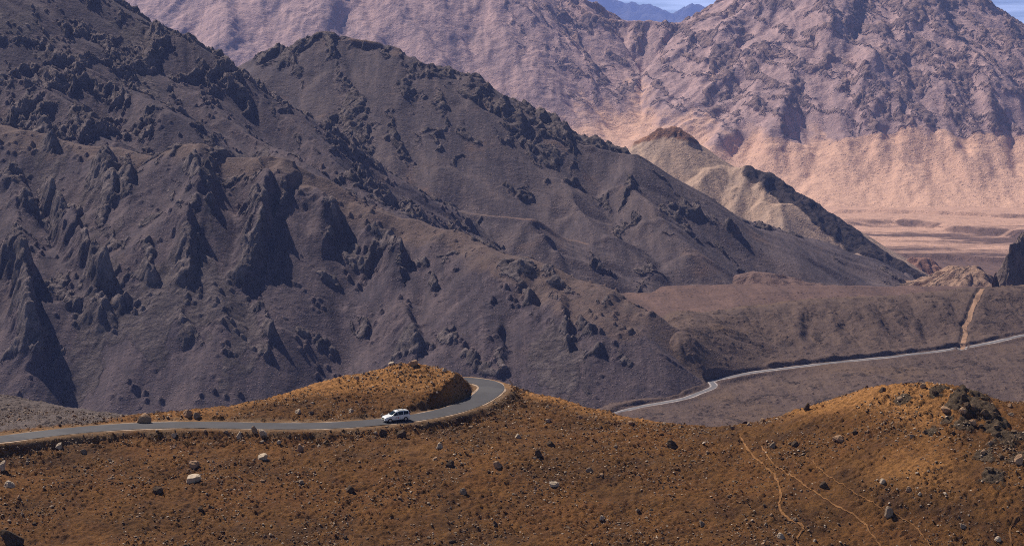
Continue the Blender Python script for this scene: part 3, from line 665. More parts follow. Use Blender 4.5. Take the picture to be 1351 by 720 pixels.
# narrow footpaths worn into the slope
PATHS = [[(975, 572), (985, 590), (1003, 610), (1022, 628), (1030, 650), (1028, 668), (1040, 684), (1058, 695), (1052, 712), (1056, 735)],
         [(1005, 588), (1018, 608), (1045, 628), (1075, 648), (1098, 665), (1120, 675), (1140, 690), (1150, 705), (1165, 725)],
         [(1351, 676), (1336, 690), (1332, 703), (1334, 716), (1326, 735)],
         [(1062, 600), (1085, 622), (1120, 645), (1160, 668), (1200, 690), (1215, 705), (1230, 725)]]
paths = []
for i, pp in enumerate(PATHS):
    w = .42 if i == 0 else .34 if i < 3 else .2
    pl_ = smooth_line([g.hit(u, v) for u, v in pp], .3)
    pl_[:, 0] += .35 * fbm(np.arange(len(pl_)) * 1.0, np.zeros(len(pl_)) + i * 9, 9, 3, 341)
    dp, zp, _, _ = poly_dist(g.X, g.Y, pl_); g.Z -= .05 * sst(w * 1.6, w * .5, dp)
    paths.append((pl_, w))
grey = sst(-60, -72, g.X) * sst(3, 6, d) * (sd > 0)      # gravel beyond the road on the left
grey = np.maximum(grey, sst(345, 356, g.Y))
verg = sst(6, 3.5, d + 2.0 * fbm(g.X, g.Y, 4, 3, 343)) * .5
sunlit_gold = sst(.3, 2.2, conv + .5 * fbm(g.X, g.Y, 9, 4, 351)) * (1 - .75 * sst(1255, 1300, CX + g.X / g.Y * FPX))  # sunlit brightness of the crests painted into the turf colour, weaker on the right
def near_mat():
    T = NT('ochre_turf')
    a = T.mapr(T.noise(.07, 5, .65), .40, .60); b = T.mapr(T.noise(.35, 5, .6), .36, .64); e = T.noise(2.2, 6, .7); h = T.noise(7, 4, .7)
    col = T.mix(a, (.158, .064, .020), (.078, .036, .016)); col = T.mix(T.math('MULTIPLY', b, .6), col, (.215, .095, .022))
    col = T.mix(T.mapr(e, .50, .66), col, (.055, .028, .011)); col = T.mix(T.mapr(h, .55, .72, 0, .55), col, (.29, .145, .04))
    gm_ = T.math('MULTIPLY', T.attr('sunlit_gold'), T.mapr(T.noise(1.3, 6, .65), .3, .6)); col = T.mix(gm_, col, T.mix(T.mapr(e, .4, .6), (.50, .235, .078), (.33, .148, .046)))  # golden grass tone that carries the painted sun on the crests
    v = T.voro(2.6); st = T.math('MULTIPLY', T.mapr(v.outputs['Distance'], .3, .2), T.mapr(v.outputs['Color'], .80, .86)); col = T.mix(T.math('MULTIPLY', st, .55), col, (.30, .25, .215))
    v2 = T.voro(1.1); s2 = T.math('MULTIPLY', T.mapr(v2.outputs['Distance'], .32, .2), T.mapr(v2.outputs['Color'], .82, .86)); col = T.mix(T.math('MULTIPLY', s2, .6), col, (.05, .032, .018))
    gr = T.mapr(T.math('ADD', T.attr('mix'), T.math('MULTIPLY', T.math('SUBTRACT', T.noise(.5, 5, .6), .5), .8)), .3, .7)
    col = T.mix(gr, col, T.mix(T.mapr(e, .4, .6), (.17, .13, .12), (.12, .095, .092)))
    col = T.mix(T.mapr(T.math('ADD', T.attr('dirt'), T.math('MULTIPLY', T.math('SUBTRACT', T.noise(1.2, 5, .6), .5), .8)), .3, .7), col, (.26, .165, .095))
    rn = T.noise(1.6, 7, .7)
    rm = T.mapr(T.math('ADD', T.attr('rock'), T.math('MULTIPLY', T.math('SUBTRACT', rn, .5), 1.1)), .45, .7)
    col = T.mix(rm, col, T.mix(T.mapr(T.noise(2.4, 6, .7), .4, .6), (.085, .055, .033), (.17, .118, .075)))
    T.l(col, T.b.inputs['Base Color'])
    n = T.bump(T.noise(1.7, 8, .7), .8, .45); n = T.bump(T.noise(6, 6, .7), .8, .18, n)
    n = T.bump(T.math('MULTIPLY', T.noise(2.2, 8, .75), rm), .9, .7, n)
    T.l(n, T.b.inputs['Normal']); return T.m
g.mesh('hill', near_mat(), {'rock': oc, 'mix': grey, 'dirt': verg, 'sunlit_gold': sunlit_gold}, kind='structure', label='ochre brown turf hill with scattered stones and the upper road')
G_near = g
nz = lambda x, y: g.at(x, y)
flat = lambda x, y: np.full(np.shape(x), RZ)

asph = NT('blue_grey_asphalt')
col = asph.mix(asph.mapr(asph.noise(.25, 5, .6), .35, .65), (.038, .035, .042), (.056, .051, .058)); col = asph.mix(asph.mapr(asph.noise(.09, 3, .6), .56, .60, 0, .5), col, (.082, .076, .08)); col = asph.mix(asph.mapr(asph.noise(.8, 6, .75, asph.scaled((1, 1, 1))), .60, .66, 0, .6), col, (.022, .021, .024)); col = asph.mix(asph.mapr(asph.noise(6, 5, .7), .5, .7, 0, .5), col, (.10, .094, .1))
asph.l(col, asph.b.inputs['Base Color']); asph.b.inputs['Roughness'].default_value = .8; asph.b.inputs['Specular IOR Level'].default_value = .35
asph.l(asph.bump(asph.noise(14, 5, .7), .3, .03), asph.b.inputs['Normal'])
verge_m = plain_mat('sandy_verge', (.40, .29, .215), .95, .1, var=.35, vscale=2.5)
ribbon('road_verge', road, 5.25 + .9 * fbm(np.arange(len(road)) * 1.0, np.zeros(len(road)), 14, 3, 347), flat, verge_m, .0, cross=6, ragged=.22, kind='structure', label='sandy verge along the upper road')
ribbon('road', road, 4.6, flat, asph.m, .05, cross=6, kind='structure', label='grey asphalt road curving round the ochre hillock')
pm = plain_mat('worn_footpath', (.25, .12, .046), .95, .1, var=.2, vscale=3)
for (pl_, w), lb in zip(paths, ('winding footpath down the right part of the ochre slope', 'footpath branching right towards the picture bottom', 'short footpath at the lower right corner', 'faint thin footpath crossing below the right knoll')):
    ribbon('path', pl_, w * .68 * (1 + .8 * fbm(np.arange(len(pl_)) * 1.0, np.zeros(len(pl_)), 6, 3, 345)), nz, pm, .09, cross=4, ragged=.4, kind='structure', label=lb)
# ================================================================== stones, turf, shrubs
import bmesh
from mathutils import Vector as V3, Matrix, noise as mnoise
def thing(name, label, cat, group=None, loc=(0, 0, 0), rz=0.0):
    o = bpy.data.objects.new(name, None); C.objects.link(o); o.location = loc; o.rotation_euler = (0, 0, rz); o.empty_display_size = .2
    o['label'] = label; o['category'] = cat
    if group: o['group'] = group
    return o

def rock_shape(seed, sub=3, cuts=11, rough=.12):
    r = random.Random(seed); bm = bmesh.new(); bmesh.ops.create_icosphere(bm, subdivisions=sub, radius=1)
    pl = []
    for _ in range(cuts):
        n = V3((r.gauss(0, 1), r.gauss(0, 1), r.gauss(0, .8))).normalized(); pl.append((n, r.uniform(.42, .8)))
    off = V3((r.uniform(0, 90), r.uniform(0, 90), r.uniform(0, 90)))
    for v in bm.verts:
        p = v.co.copy()
        for n, h in pl:
            k = p.dot(n) - h
            if k > 0: p -= n * k * 1.0
        p += v.co.normalized() * rough * (mnoise.noise(v.co * 1.7 + off) + .5 * mnoise.noise(v.co * 4.3 + off) + .3 * mnoise.noise(v.co * 9 + off))
        v.co = p
    mx = [max(abs(v.co[i]) for v in bm.verts) for i in range(3)]
    v = np.array([[v.co[i] / mx[i] for i in range(3)] for v in bm.verts]); f = np.array([[q.index for q in t.verts] for t in bm.faces]); bm.free()
    return v, f

def stone_mat(name, a, b, lich):
    T = NT(name)
    c = T.mix(T.mapr(T.noise(1.6, 6, .7), .36, .62), a, b); c = T.mix(T.mapr(T.noise(4.5, 5, .7), .56, .66, 0, .8), c, lich)
    T.l(c, T.b.inputs['Base Color']); T.l(T.bump(T.noise(5, 7, .7), .7, .12), T.b.inputs['Normal']); return T.m
STONE = {'brown': stone_mat('brown_stone', (.17, .105, .06), (.10, .062, .038), (.22, .15, .095)),
         'pale': stone_mat('pale_granite', (.60, .47, .35), (.40, .30, .215), (.2, .14, .095)),
         'tan': stone_mat('tan_stone', (.44, .27, .165), (.32, .20, .12), (.15, .09, .055)),
         'grey': stone_mat('grey_stone', (.33, .235, .165), (.23, .165, .115), (.10, .07, .05)),
         'dark': stone_mat('dark_stone', (.10, .062, .036), (.062, .04, .026), (.17, .115, .075))}
shapes = [rock_shape(100 + i) for i in range(10)]
meshes = {}
def rock_mesh(i, tone):
    if (i, tone) not in meshes:
        me = bpy.data.meshes.new('boulder'); v, f = shapes[i]
        me.vertices.add(len(v)); me.vertices.foreach_set('co', v.astype(np.float32).ravel()); me.loops.add(f.size); me.loops.foreach_set('vertex_index', f.astype(np.int32).ravel())
        me.polygons.add(len(f)); me.polygons.foreach_set('loop_start', np.arange(len(f), dtype=np.int32) * 3); me.polygons.foreach_set('use_smooth', np.zeros(len(f), dtype=bool))
        me.materials.append(STONE[tone]); me.update(calc_edges=True); meshes[i, tone] = me
    return meshes[i, tone]
nb = [0]
def boulder(p, sx, sy, sz, tone, label, group=None, name='boulder', tilt=.35, sink=.62):
    """sx, sy, sz: full size; p: point on the ground"""
    o = bpy.data.objects.new(name, rock_mesh(random.randrange(10), tone)); C.objects.link(o)
    o.scale = (sx / 2, sy / 2, sz / 2 / (1 - sink / 2)); o.location = (p[0], p[1], p[2] + sz / 2 * (1 - sink))
    o.rotation_euler = (random.uniform(-tilt, tilt), random.uniform(-tilt, tilt), random.uniform(-.5, .5) + random.choice([0, math.pi]))
    o['label'] = label; o['category'] = 'boulder'
    if group: o['group'] = group
    nb[0] += 1; return o
BL = [(190, 557, 22, 13, 'tan', 'large tan boulder on the far roadside left of the hillock'), (247, 549, 15, 9, 'tan', 'tan boulder first at the left foot of the hillock'), (259, 551, 13, 10, 'grey', 'grey boulder second at the left foot of the hillock'),
      (256, 635, 21, 10, 'pale', 'biggest pale boulder in the lower left slope'), (257, 616, 17, 13, 'tan', 'brown boulder just above the biggest pale boulder'), (229, 576, 9, 8, 'pale', 'round white boulder under the road on the left'),
      (78, 592, 11, 9, 'pale', 'pale boulder under the road at far left'), (110, 598, 10, 8, 'grey', 'grey boulder right of the pale one at far left'), (3, 620, 11, 14, 'pale', 'pale upright boulder at the left picture edge'),
      (12, 641, 18, 7, 'pale', 'flat white slab near the left picture edge'), (209, 650, 16, 12, 'dark', 'dark boulder left below the biggest pale boulder'), (14, 722, 36, 24, 'dark', 'large dark boulder in the bottom left corner'),
      (316, 578, 10, 12, 'pale', 'pale upright stone on the road embankment'), (335, 570, 9, 9, 'grey', 'grey stone at the top of the road embankment'), (347, 577, 11, 12, 'pale', 'pale slab leaning on the road embankment'),
      (347, 606, 14, 8, 'pale', 'flat pale stone below the road embankment'), (396, 595, 11, 10, 'tan', 'brownish stone standing below the embankment'), (732, 641, 17, 9, 'pale', 'big rounded pale boulder in the middle of the slope'),
      (594, 616, 13, 10, 'dark', 'dark pointed boulder in the middle below the van'), (656, 616, 13, 9, 'tan', 'tan boulder below the road bend'), (579, 592, 10, 9, 'pale', 'pale boulder on the slope below the van'),
      (505, 575, 15, 13, 'dark', 'dark shrubby boulder on the bank below the van'), (530, 578, 14, 12, 'dark', 'second dark boulder on the bank below the van'), (684, 578, 11, 8, 'pale', 'pale boulder below the right of the bend'),
      (723, 556, 9, 6, 'pale', 'pale stone high on the slope right of the bend'), (710, 601, 11, 9, 'dark', 'dark stone with a pale top right of the bend'), (726, 588, 14, 9, 'dark', 'dark slab on the slope right of the bend'),
      (886, 590, 18, 11, 'dark', 'dark boulder below the saddle'), (1107, 581, 19, 9, 'tan', 'large orange tan boulder on the slope of the right knoll'), (1172, 679, 14, 12, 'grey', 'grey pointed boulder in the lower right slope'),
      (1006, 558, 12, 9, 'tan', 'rust brown boulder on the saddle skyline'), (988, 561, 6, 4, 'pale', 'small pale stone on the saddle skyline'), (1065, 540, 9, 9, 'dark', 'lone dark boulder on the skyline left of the right knoll'),
      (1165, 516, 11, 7, 'dark', 'dark rock on the left skyline of the right knoll'), (1218, 510, 9, 5, 'tan', 'pale cap stone at the top of the right knoll'), (1234, 519, 11, 7, 'dark', 'dark crag block just right of the knoll top'),
      (1272, 527, 11, 8, 'dark', 'dark block on the outcrop skyline of the right knoll'), (1333, 536, 9, 5, 'tan', 'tan stone on the skyline at far right'), (1345, 612, 14, 14, 'tan', 'pinkish boulder at the right picture edge'),
      (926, 694, 12, 8, 'grey', 'grey boulder in the lower middle right'), (1030, 709, 13, 7, 'pale', 'white flat stone near the winding footpath'), (1088, 642, 14, 9, 'dark', 'dark boulder between the two long footpaths'),
      (545, 482, 15, 7, 'tan', 'long flat tan boulder on top of the hillock'), (517, 481, 10, 4, 'pale', 'small white stone on top of the hillock'), (528, 482, 7, 4, 'grey', 'small grey stone between two on the hillock top'),
      (393, 545, 11, 6, 'pale', 'white stone on the lower left hillock face'), (410, 546, 9, 6, 'grey', 'grey stone on the lower left hillock face'), (463, 545, 8, 6, 'pale', 'pale stone on the hillock left of the van'),
      (504, 549, 5, 4, 'pale', 'little white stone beside the van on the bank'), (766, 553, 10, 6, 'tan', 'tan block on the skyline below the bend'), (833, 560, 10, 5, 'tan', 'tan stone on the skyline where the lower road vanishes'),
      (966, 561, 8, 4, 'grey', 'grey stone left on the saddle skyline'), (1128, 571, 9, 5, 'dark', 'dark stone above the orange boulder on the right slope'), (1020, 590, 10, 7, 'grey', 'grey stone at the head of the long footpaths'),
      (1050, 588, 12, 8, 'dark', 'dark stone right of the footpath heads'), (794, 687, 8, 8, 'pale', 'small bright white stone in the lower middle'), (612, 652, 12, 9, 'grey', 'grey boulder in the lower middle slope'), (463, 648, 15, 10, 'dark', 'dark boulder in the lower left middle slope')]
for (u, vb, wp, hp, tone, lab) in BL:
    p = G_near.hit(u, min(vb, 719))
    if p is None: p = G_near.hit(u, vb + 4)
    if p is None: p = G_near.hit(u, vb + 9)
    if p is None: print('no hit', lab); continue
    k = p[1] / FPX; w_ = wp * k
    boulder(p + np.array([0, .2, 0]), w_, w_ * random.uniform(.75, 1.0), max(hp * k * 1.06, .2), tone, lab, tilt=.15)

def inframe(n, y0=222, y1=332, rs=rng):
    y = np.sqrt(rs.uniform(y0 * y0, y1 * y1, n)); u = rs.uniform(-40, 1391, n); x = (u - CX) / FPX * y
    d, _, sd, ss = poly_dist(x, y, road[::3]); z = G_near.at(x, y)
    # keep what the camera's side of the crest shows
    return x, y, z, u, d, sd
dens = lambda x, y: .45 + 1.5 * fbm(x, y, 11, 5, 401)
tone_lab = {'pale': 'pale grey', 'tan': 'tan', 'grey': 'grey brown', 'dark': 'dark brown'}
x, y, z, u, d, sd = inframe(5000); k = 0
dn = dens(x, y) + .8 * sst(9, 4.5, d) * (sd < 0)
gz = np.hypot(*[a for a in np.gradient(G_near.Z[::4, ::4], 1.0)])
vis = z / y                                             # visible only if nothing nearer stands higher
for i in range(5000):
    if k >= 205: break
    if d[i] < 3.6 or dn[i] < rng.uniform(.2, 1.3) or not (-10 < u[i] < 1361): continue
    ys = np.linspace(222, y[i] - 1.5, 60)
    if (G_near.at(x[i] / y[i] * ys, ys) / ys).max() > vis[i] + .0015: continue
    s = .38 + .6 * rng.random() ** 2.6
    t = rng.choice(['pale', 'tan', 'grey', 'dark'], p=[.24, .22, .32, .22])
    zone = 'on the bank beside the upper road' if d[i] < 7 else 'on the hillock inside the road bend' if (sd[i] > 0 and y[i] > 290 and x[i] < 0) else 'on the left ochre slope below the road' if u[i] < 480 else 'on the middle ochre slope below the bend' if u[i] < 900 else 'on the right ochre slope near the footpaths'
    boulder((x[i], y[i], z[i]), s * rng.uniform(.9, 1.4), s, s * rng.uniform(.5, .85), t, f'small {tone_lab[t]} stone among many {zone}', f'{tone_lab[t]} stones {zone}'); k += 1

kn = [(1285, 540), (1292, 548), (1300, 545), (1278, 535), (1306, 556), (1312, 562), (1296, 560), (1284, 556), (1270, 545), (1262, 535), (1318, 572), (1326, 580), (1330, 592), (1308, 585), (1296, 598), (1284, 590), (1322, 604), (1338, 598), (1310, 620), (1250, 528), (1246, 541), (1228, 556), (1222, 572), (1200, 535), (1192, 528), (1182, 533), (1340, 570), (1300, 532), (1312, 545), (1320, 555)]
for (u, v) in kn[::2] + kn[1:8:2]:
    p = G_near.hit(u + random.uniform(-4, 4), v + random.uniform(-3, 3))
    if p is None: continue
    s_ = random.uniform(.55, 1.25); boulder(p, s_ * random.uniform(.9, 1.5), s_, s_ * random.uniform(.5, .85), random.choice(['dark', 'brown', 'brown', 'tan']), 'angular brown crag block in the outcrop on the right knoll', 'crag blocks of the right knoll outcrop', name='crag_block', sink=.5)
ICO = rock_shape(7, 1, 7, .12)
def scatter(name, n, size, mat, label, seed, flat=.6, near_road=0.0, shape=None, tones=None, sink=.3, jit=.3):
    rs = np.random.default_rng(seed); v0, f0 = shape or ICO
    x, y, z, u, d, sd = inframe(n, rs=rs)
    a = dens(x, y) + near_road * sst(9, 4.5, d) * (sd < 0); keep = (d > 3.3 + .5 * rs.random(n)) & (a > rs.uniform(0, 1.1, n))
    x, y, z = x[keep], y[keep], z[keep]; m = len(x)
    s = size[0] + (size[1] - size[0]) * rs.random(m) ** 2.6; th = rs.uniform(0, 6.283, m); q = flat * rs.uniform(.6, 1.3, m)
    ax = s * rs.uniform(.8, 1.4, m)
    lx = v0[None, :, 0] * ax[:, None] * .5; ly = v0[None, :, 1] * s[:, None] * .5; lz = v0[None, :, 2] * (s * q)[:, None] * .5
    lz = lz + (lx * rs.uniform(-jit, jit, m)[:, None] + ly * rs.uniform(-jit, jit, m)[:, None])
    X = x[:, None] + lx * np.cos(th)[:, None] - ly * np.sin(th)[:, None]; Y = y[:, None] + lx * np.sin(th)[:, None] + ly * np.cos(th)[:, None]
    Z = z[:, None] + lz + (s * q * .5 * (1 - sink))[:, None]
    V = np.stack([X, Y, Z], -1).reshape(-1, 3); F = (f0[None] + (np.arange(m) * len(v0))[:, None, None]).reshape(-1, f0.shape[1])
    t = np.repeat(rs.random(m), len(v0))
    return mesh(name, V, F, mat, {'tone': t}, smooth=False, kind='stuff', label=label)
def tone_mat(name, cols, bumpy=True):
    T = NT(name); r = T.n('ShaderNodeValToRGB'); el = r.color_ramp.elements
    for i, c in enumerate(cols):
        e = el[i] if i < 2 else el.new(1); e.position = i / (len(cols) - 1); e.color = (*c, 1)
    T.l(T.attr('tone'), r.inputs[0]); T.l(T.mix(T.mapr(T.noise(5, 4, .6), .3, .7, 0, .5), r.outputs[0], cols[0]), T.b.inputs['Base Color']); return T.m
pm_ = tone_mat('loose_stones', [(.11, .07, .045), (.30, .20, .135), (.18, .12, .075), (.50, .36, .25), (.72, .57, .43)])
scatter('stones', 90000, (.08, .40), pm_, 'small loose stones strewn over the ochre slope', 5, .6, .9)
scatter('stones', 2600, (.35, .62), pm_, 'larger loose stones strewn over the ochre slope', 6, .6, .9)

# tussocks of dry grass: short radiating blades
def tuft_shape(n, seed, up=1.0, spread=1.0):
    r = random.Random(seed); V = []; F = []
    for i in range(n):
        a = r.uniform(0, 6.283); rr = r.uniform(.0, .6) * spread; le = r.uniform(.5, 1.0); b = r.uniform(.1, .16); o = r.uniform(.1, .8)
        cx, cy_ = math.cos(a), math.sin(a)
        p = (cx * rr, cy_ * rr); V += [(p[0] - cy_ * b, p[1] + cx * b, -.25), (p[0] + cy_ * b, p[1] - cx * b, -.25), (p[0] + cx * o * .6, p[1] + cy_ * o * .6, le * up)]
        F.append((3 * i, 3 * i + 1, 3 * i + 2))
    return np.array(V, float), np.array(F)
gm = tone_mat('dry_turf', [(.045, .022, .009), (.11, .05, .015), (.20, .09, .024), (.32, .155, .046), (.08, .046, .02)])
scatter('dry_grass', 80000, (.2, .6), gm, 'low dry orange brown tussock grass covering the slope', 8, .55, .3, tuft_shape(9, 3), sink=.9, jit=.1)
scatter('dry_grass', 7000, (.5, 1.1), gm, 'dark low cushion plants dotted over the slope', 9, .5, 1.2, tuft_shape(26, 4), sink=.9, jit=.1)

# shrubs on the bank and on the knoll
sm_ = tone_mat('shrub_leaf', [(.045, .026, .010), (.07, .04, .014), (.10, .055, .018), (.055, .036, .013)])
def shrub_mesh(seed):
    r = random.Random(seed); V = []; F = []; T = []
    lobes = [(r.uniform(-.55, .55), r.uniform(-.45, .45), r.uniform(.15, .55), r.uniform(.28, .5)) for _ in range(7)]
    for i in range(420):
        l = r.choice(lobes); n = V3((r.gauss(0, 1), r.gauss(0, 1), r.gauss(0, 1))).normalized(); p = V3(l[:3]) + n * l[3] * r.uniform(.55, 1.05)
        if p.z < -.05: continue
        d = (n + V3((r.gauss(0, .6), r.gauss(0, .6), r.gauss(.3, .6)))).normalized(); s_ = d.orthogonal().normalized(); s_.rotate(Matrix.Rotation(r.uniform(0, 6.28), 3, d)); le = r.uniform(.10, .22); b = .035
        k = len(V); V += [p - s_ * b, p + s_ * b, p + d * le]; F.append((k, k + 1, k + 2)); T += [r.random()] * 3
    o = mesh('shrub', np.array([tuple(q) for q in V]), np.array(F), sm_, {'tone': T}, smooth=False)
    return o
sh = [shrub_mesh(s) for s in (1, 2, 3, 4)]; used = [False] * 4
def shrub(p, s, label, group):
    j = random.randrange(4); o = sh[j] if not used[j] else sh[j].copy()
    if used[j]: C.objects.link(o)
    used[j] = True; o.location = (p[0], p[1], p[2] - .05); o.scale = (s, s, s * random.uniform(.6, .9)); o.rotation_euler = (0, 0, random.uniform(0, 6.28))
    o['label'] = label; o['category'] = 'shrub'; o['group'] = group
    return o
k = 0; x, y, z, u, d, sd = inframe(9000)
for i in range(9000):
    bank = sd[i] < 0 and 3.8 < d[i] < 8.5 and u[i] < 700; cutb = sd[i] > 0 and 3.5 < d[i] < 5.5 and 180 < u[i] < 620; kn = 1200 < u[i] < 1351 and y[i] > 252 and y[i] < 276
    if k >= 230 or not (bank or cutb or kn) or rng.random() > (.34 if bank else .22 if cutb else .02): continue
    ys = np.linspace(222, y[i] - 1.2, 60)
    if (G_near.at(x[i] / y[i] * ys, ys) / ys).max() > z[i] / y[i] + .002: continue
    where = 'on the bank below the upper road' if bank else 'at the foot of the hillock by the road' if cutb else 'on the right knoll around its crags'
    half = ('left half' if u[i] < 330 else 'right half') if bank else ''
    shrub((x[i], y[i], z[i]), rng.uniform(.35, .85), f'low dark bushy shrub {where}' + (f', {half} of the row' if half else ''), f'dark shrubs {where} {half}'.strip()); k += 1

# bleached thorn bush
r = random.Random(5); bm_v = []; bm_f = []
tw = []
for i in range(46):
    d_ = V3((r.gauss(0, 1), r.gauss(0, .8), abs(r.gauss(.4, .5)))).normalized(); L_ = r.uniform(.4, 1.0); q = d_.orthogonal().normalized() * .03; q2 = d_.cross(q).normalized() * .03
    b = len(bm_v); o0 = V3((r.uniform(-.5, .5), r.uniform(-.3, .3), 0)); e = o0 + d_ * L_
    bm_v += [tuple(o0 + q), tuple(o0 - q), tuple(o0 + q2), tuple(e)]; bm_f += [(b, b + 2, b + 3), (b + 2, b + 1, b + 3), (b + 1, b, b + 3)]
o = mesh('dead_bush', np.array(bm_v), np.array(bm_f), plain_mat('bleached_twig', (.62, .55, .48), .9, .1), smooth=False)
o.location = G_near.hit(230, 590); o.scale = (1.0, .8, .6); o['label'] = 'bleached white dead bush below the road on the left'; o['category'] = 'bush'

# leaning marker stone at the bend
p = G_near.hit(675, 512)
o = boulder(p, .5, .45, 1.9, 'pale', 'slim pale stone leaning beside the road bend', name='marker_stone', tilt=0, sink=.2)
o['category'] = 'stone'; o.rotation_euler = (.05, -.36, .3)
# ================================================================== white van
paint = plain_mat('white_paint', (.80, .80, .80), .28, .5); glass_m = plain_mat('tinted_glass', (.012, .02, .022), .06, .6); rubber = plain_mat('tyre_rubber', (.02, .02, .02), .85, .2)
alloy = plain_mat('wheel_alloy', (.45, .45, .46), .35, .5, .7); trim_m = plain_mat('black_trim', (.025, .025, .027), .6, .3); lamp_m = plain_mat('clear_lamp', (.65, .68, .7), .1, .6); red_l = plain_mat('red_lamp', (.4, .02, .015), .2, .5)
decal_m = plain_mat('red_sticker', (.55, .12, .08), .5, .3); plate_m = plain_mat('yellow_plate', (.75, .6, .1), .5, .3)
ST = [(2.28, .36, .66, .72, .60, .60, .50), (2.20, .26, .70, .80, .75, .74, .62), (1.95, .22, .80, .89, .84, .83, .72), (1.5, .21, .90, .98, .87, .86, .76), (1.08, .21, .97, 1.05, .88, .87, .76), (.80, .21, .99, 1.25, .885, .875, .72), (.5, .21, 1.0, 1.46, .885, .875, .67),
      (.2, .21, 1.02, 1.64, .885, .875, .64), (-.1, .21, 1.02, 1.71, .885, .875, .63), (-.6, .21, 1.03, 1.75, .885, .875, .63), (-1.2, .21, 1.04, 1.75, .885, .875, .63), (-1.75, .22, 1.05, 1.71, .88, .87, .62), (-2.02, .24, 1.05, 1.65, .87, .86, .61), (-2.17, .28, 1.04, 1.36, .85, .83, .65), (-2.25, .34, .97, 1.08, .80, .78, .66)]
STA = np.array(ST)
def sec(x):
    return [np.interp(-x, -STA[:, 0], STA[:, i]) for i in range(1, 7)]
def ring(x):
    zb, zl, zt, wb, wl, wt = sec(x)
    r = [(0, zb), (.7 * wb, zb), (.97 * wb, zb + .10), (wb, zb + .28 * (zl - zb)), (wb + .012, zb + .62 * (zl - zb)), (wl, zl), (wt + (wl - wt) * .16, zl + (zt - zl) * .84), (wt * .93, zt - .018), (wt * .6, zt + .012), (0, zt + .02)]
    return r + [(-a, b) for a, b in r[-2:0:-1]]
def side_pt(x, t, s, off):
    """point on the window band (t 0 belt .. 1 roof edge) or below it (t -1 sill .. 0 belt)"""
    zb, zl, zt, wb, wl, wt = sec(x)
    if t >= 0: yy, zz = wl + (wt + (wl - wt) * .16 - wl) * t, zl + (zt - zl) * .84 * t; n = .012
    else:
        k = 1 + t; zz = zb + .1 + (zl - zb - .1) * k; yy = np.interp(zz, [zb + .1, zb + .28 * (zl - zb), zb + .62 * (zl - zb), zl], [.97 * wb, wb, wb + .012, wl])
    return (x, s * (yy + off), zz)
def panel(name, xs, ts, s, off, mat, par):
    V = [side_pt(x, t(x) if callable(t) else t, s, off) for t in ts for x in xs]; n = len(xs); F = []
    for j in range(len(ts) - 1):
        for i in range(n - 1): F.append((j * n + i, j * n + i + 1, (j + 1) * n + i + 1, (j + 1) * n + i))
    V2 = [side_pt(x, t(x) if callable(t) else t, s, off - .03) for t in ts for x in xs]; b = len(V); V += V2
    F += [tuple(b + k for k in f_[::-1]) for f_ in F]
    return mesh(name, V, F, mat, parent=par, smooth=False)
def boxmesh(name, c, d, mat, par, bev=.0):
    bm = bmesh.new(); bmesh.ops.create_cube(bm, size=1); bmesh.ops.scale(bm, vec=d, verts=bm.verts)
    if bev: bmesh.ops.bevel(bm, geom=bm.edges[:], offset=bev, segments=2, affect='EDGES', profile=.6)
    bmesh.ops.translate(bm, vec=c, verts=bm.verts); me = bpy.data.meshes.new(name); bm.to_mesh(me); bm.free(); me.materials.append(mat)
    o = bpy.data.objects.new(name, me); C.objects.link(o); o.parent = par; return o
def wheel_part(name, x, s, r0, r1, w0, w1, mat, par, prof):
    V = []; F = []; N = 24
    for (rr, yy) in prof:
        for i in range(N): a = i / N * 6.28318; V.append((x + rr * math.cos(a), s * yy, .32 + rr * math.sin(a)))
    for j in range(len(prof) - 1):
        for i in range(N): F.append((j * N + i, j * N + (i + 1) % N, (j + 1) * N + (i + 1) % N, (j + 1) * N + i))
    F.append(tuple(range(N)) if prof[0][0] < .3 else tuple(range(N))); F.append(tuple((len(prof) - 1) * N + i for i in range(N)))
    return mesh(name, V, F, mat, parent=par, smooth=False)
van = thing('passenger_van', 'white people carrier van driving on the upper road below the hillock', 'van')
xs = np.concatenate([np.linspace(a[0], b[0], 4, endpoint=False) for a, b in zip(ST[:-1], ST[1:])] + [[ST[-1][0]]])
RI = [ring(x) for x in xs]; n = len(RI[0]); V = [(x, a, b) for x, r_ in zip(xs, RI) for a, b in r_]; F = []
for j in range(len(xs) - 1):
    for i in range(n): F.append((j * n + i, (j + 1) * n + i, (j + 1) * n + (i + 1) % n, j * n + (i + 1) % n))
F.append(tuple(range(n))[::-1]); F.append(tuple((len(xs) - 1) * n + i for i in range(n))[::-1][::-1])
body = mesh('body', V, F, paint, parent=van)
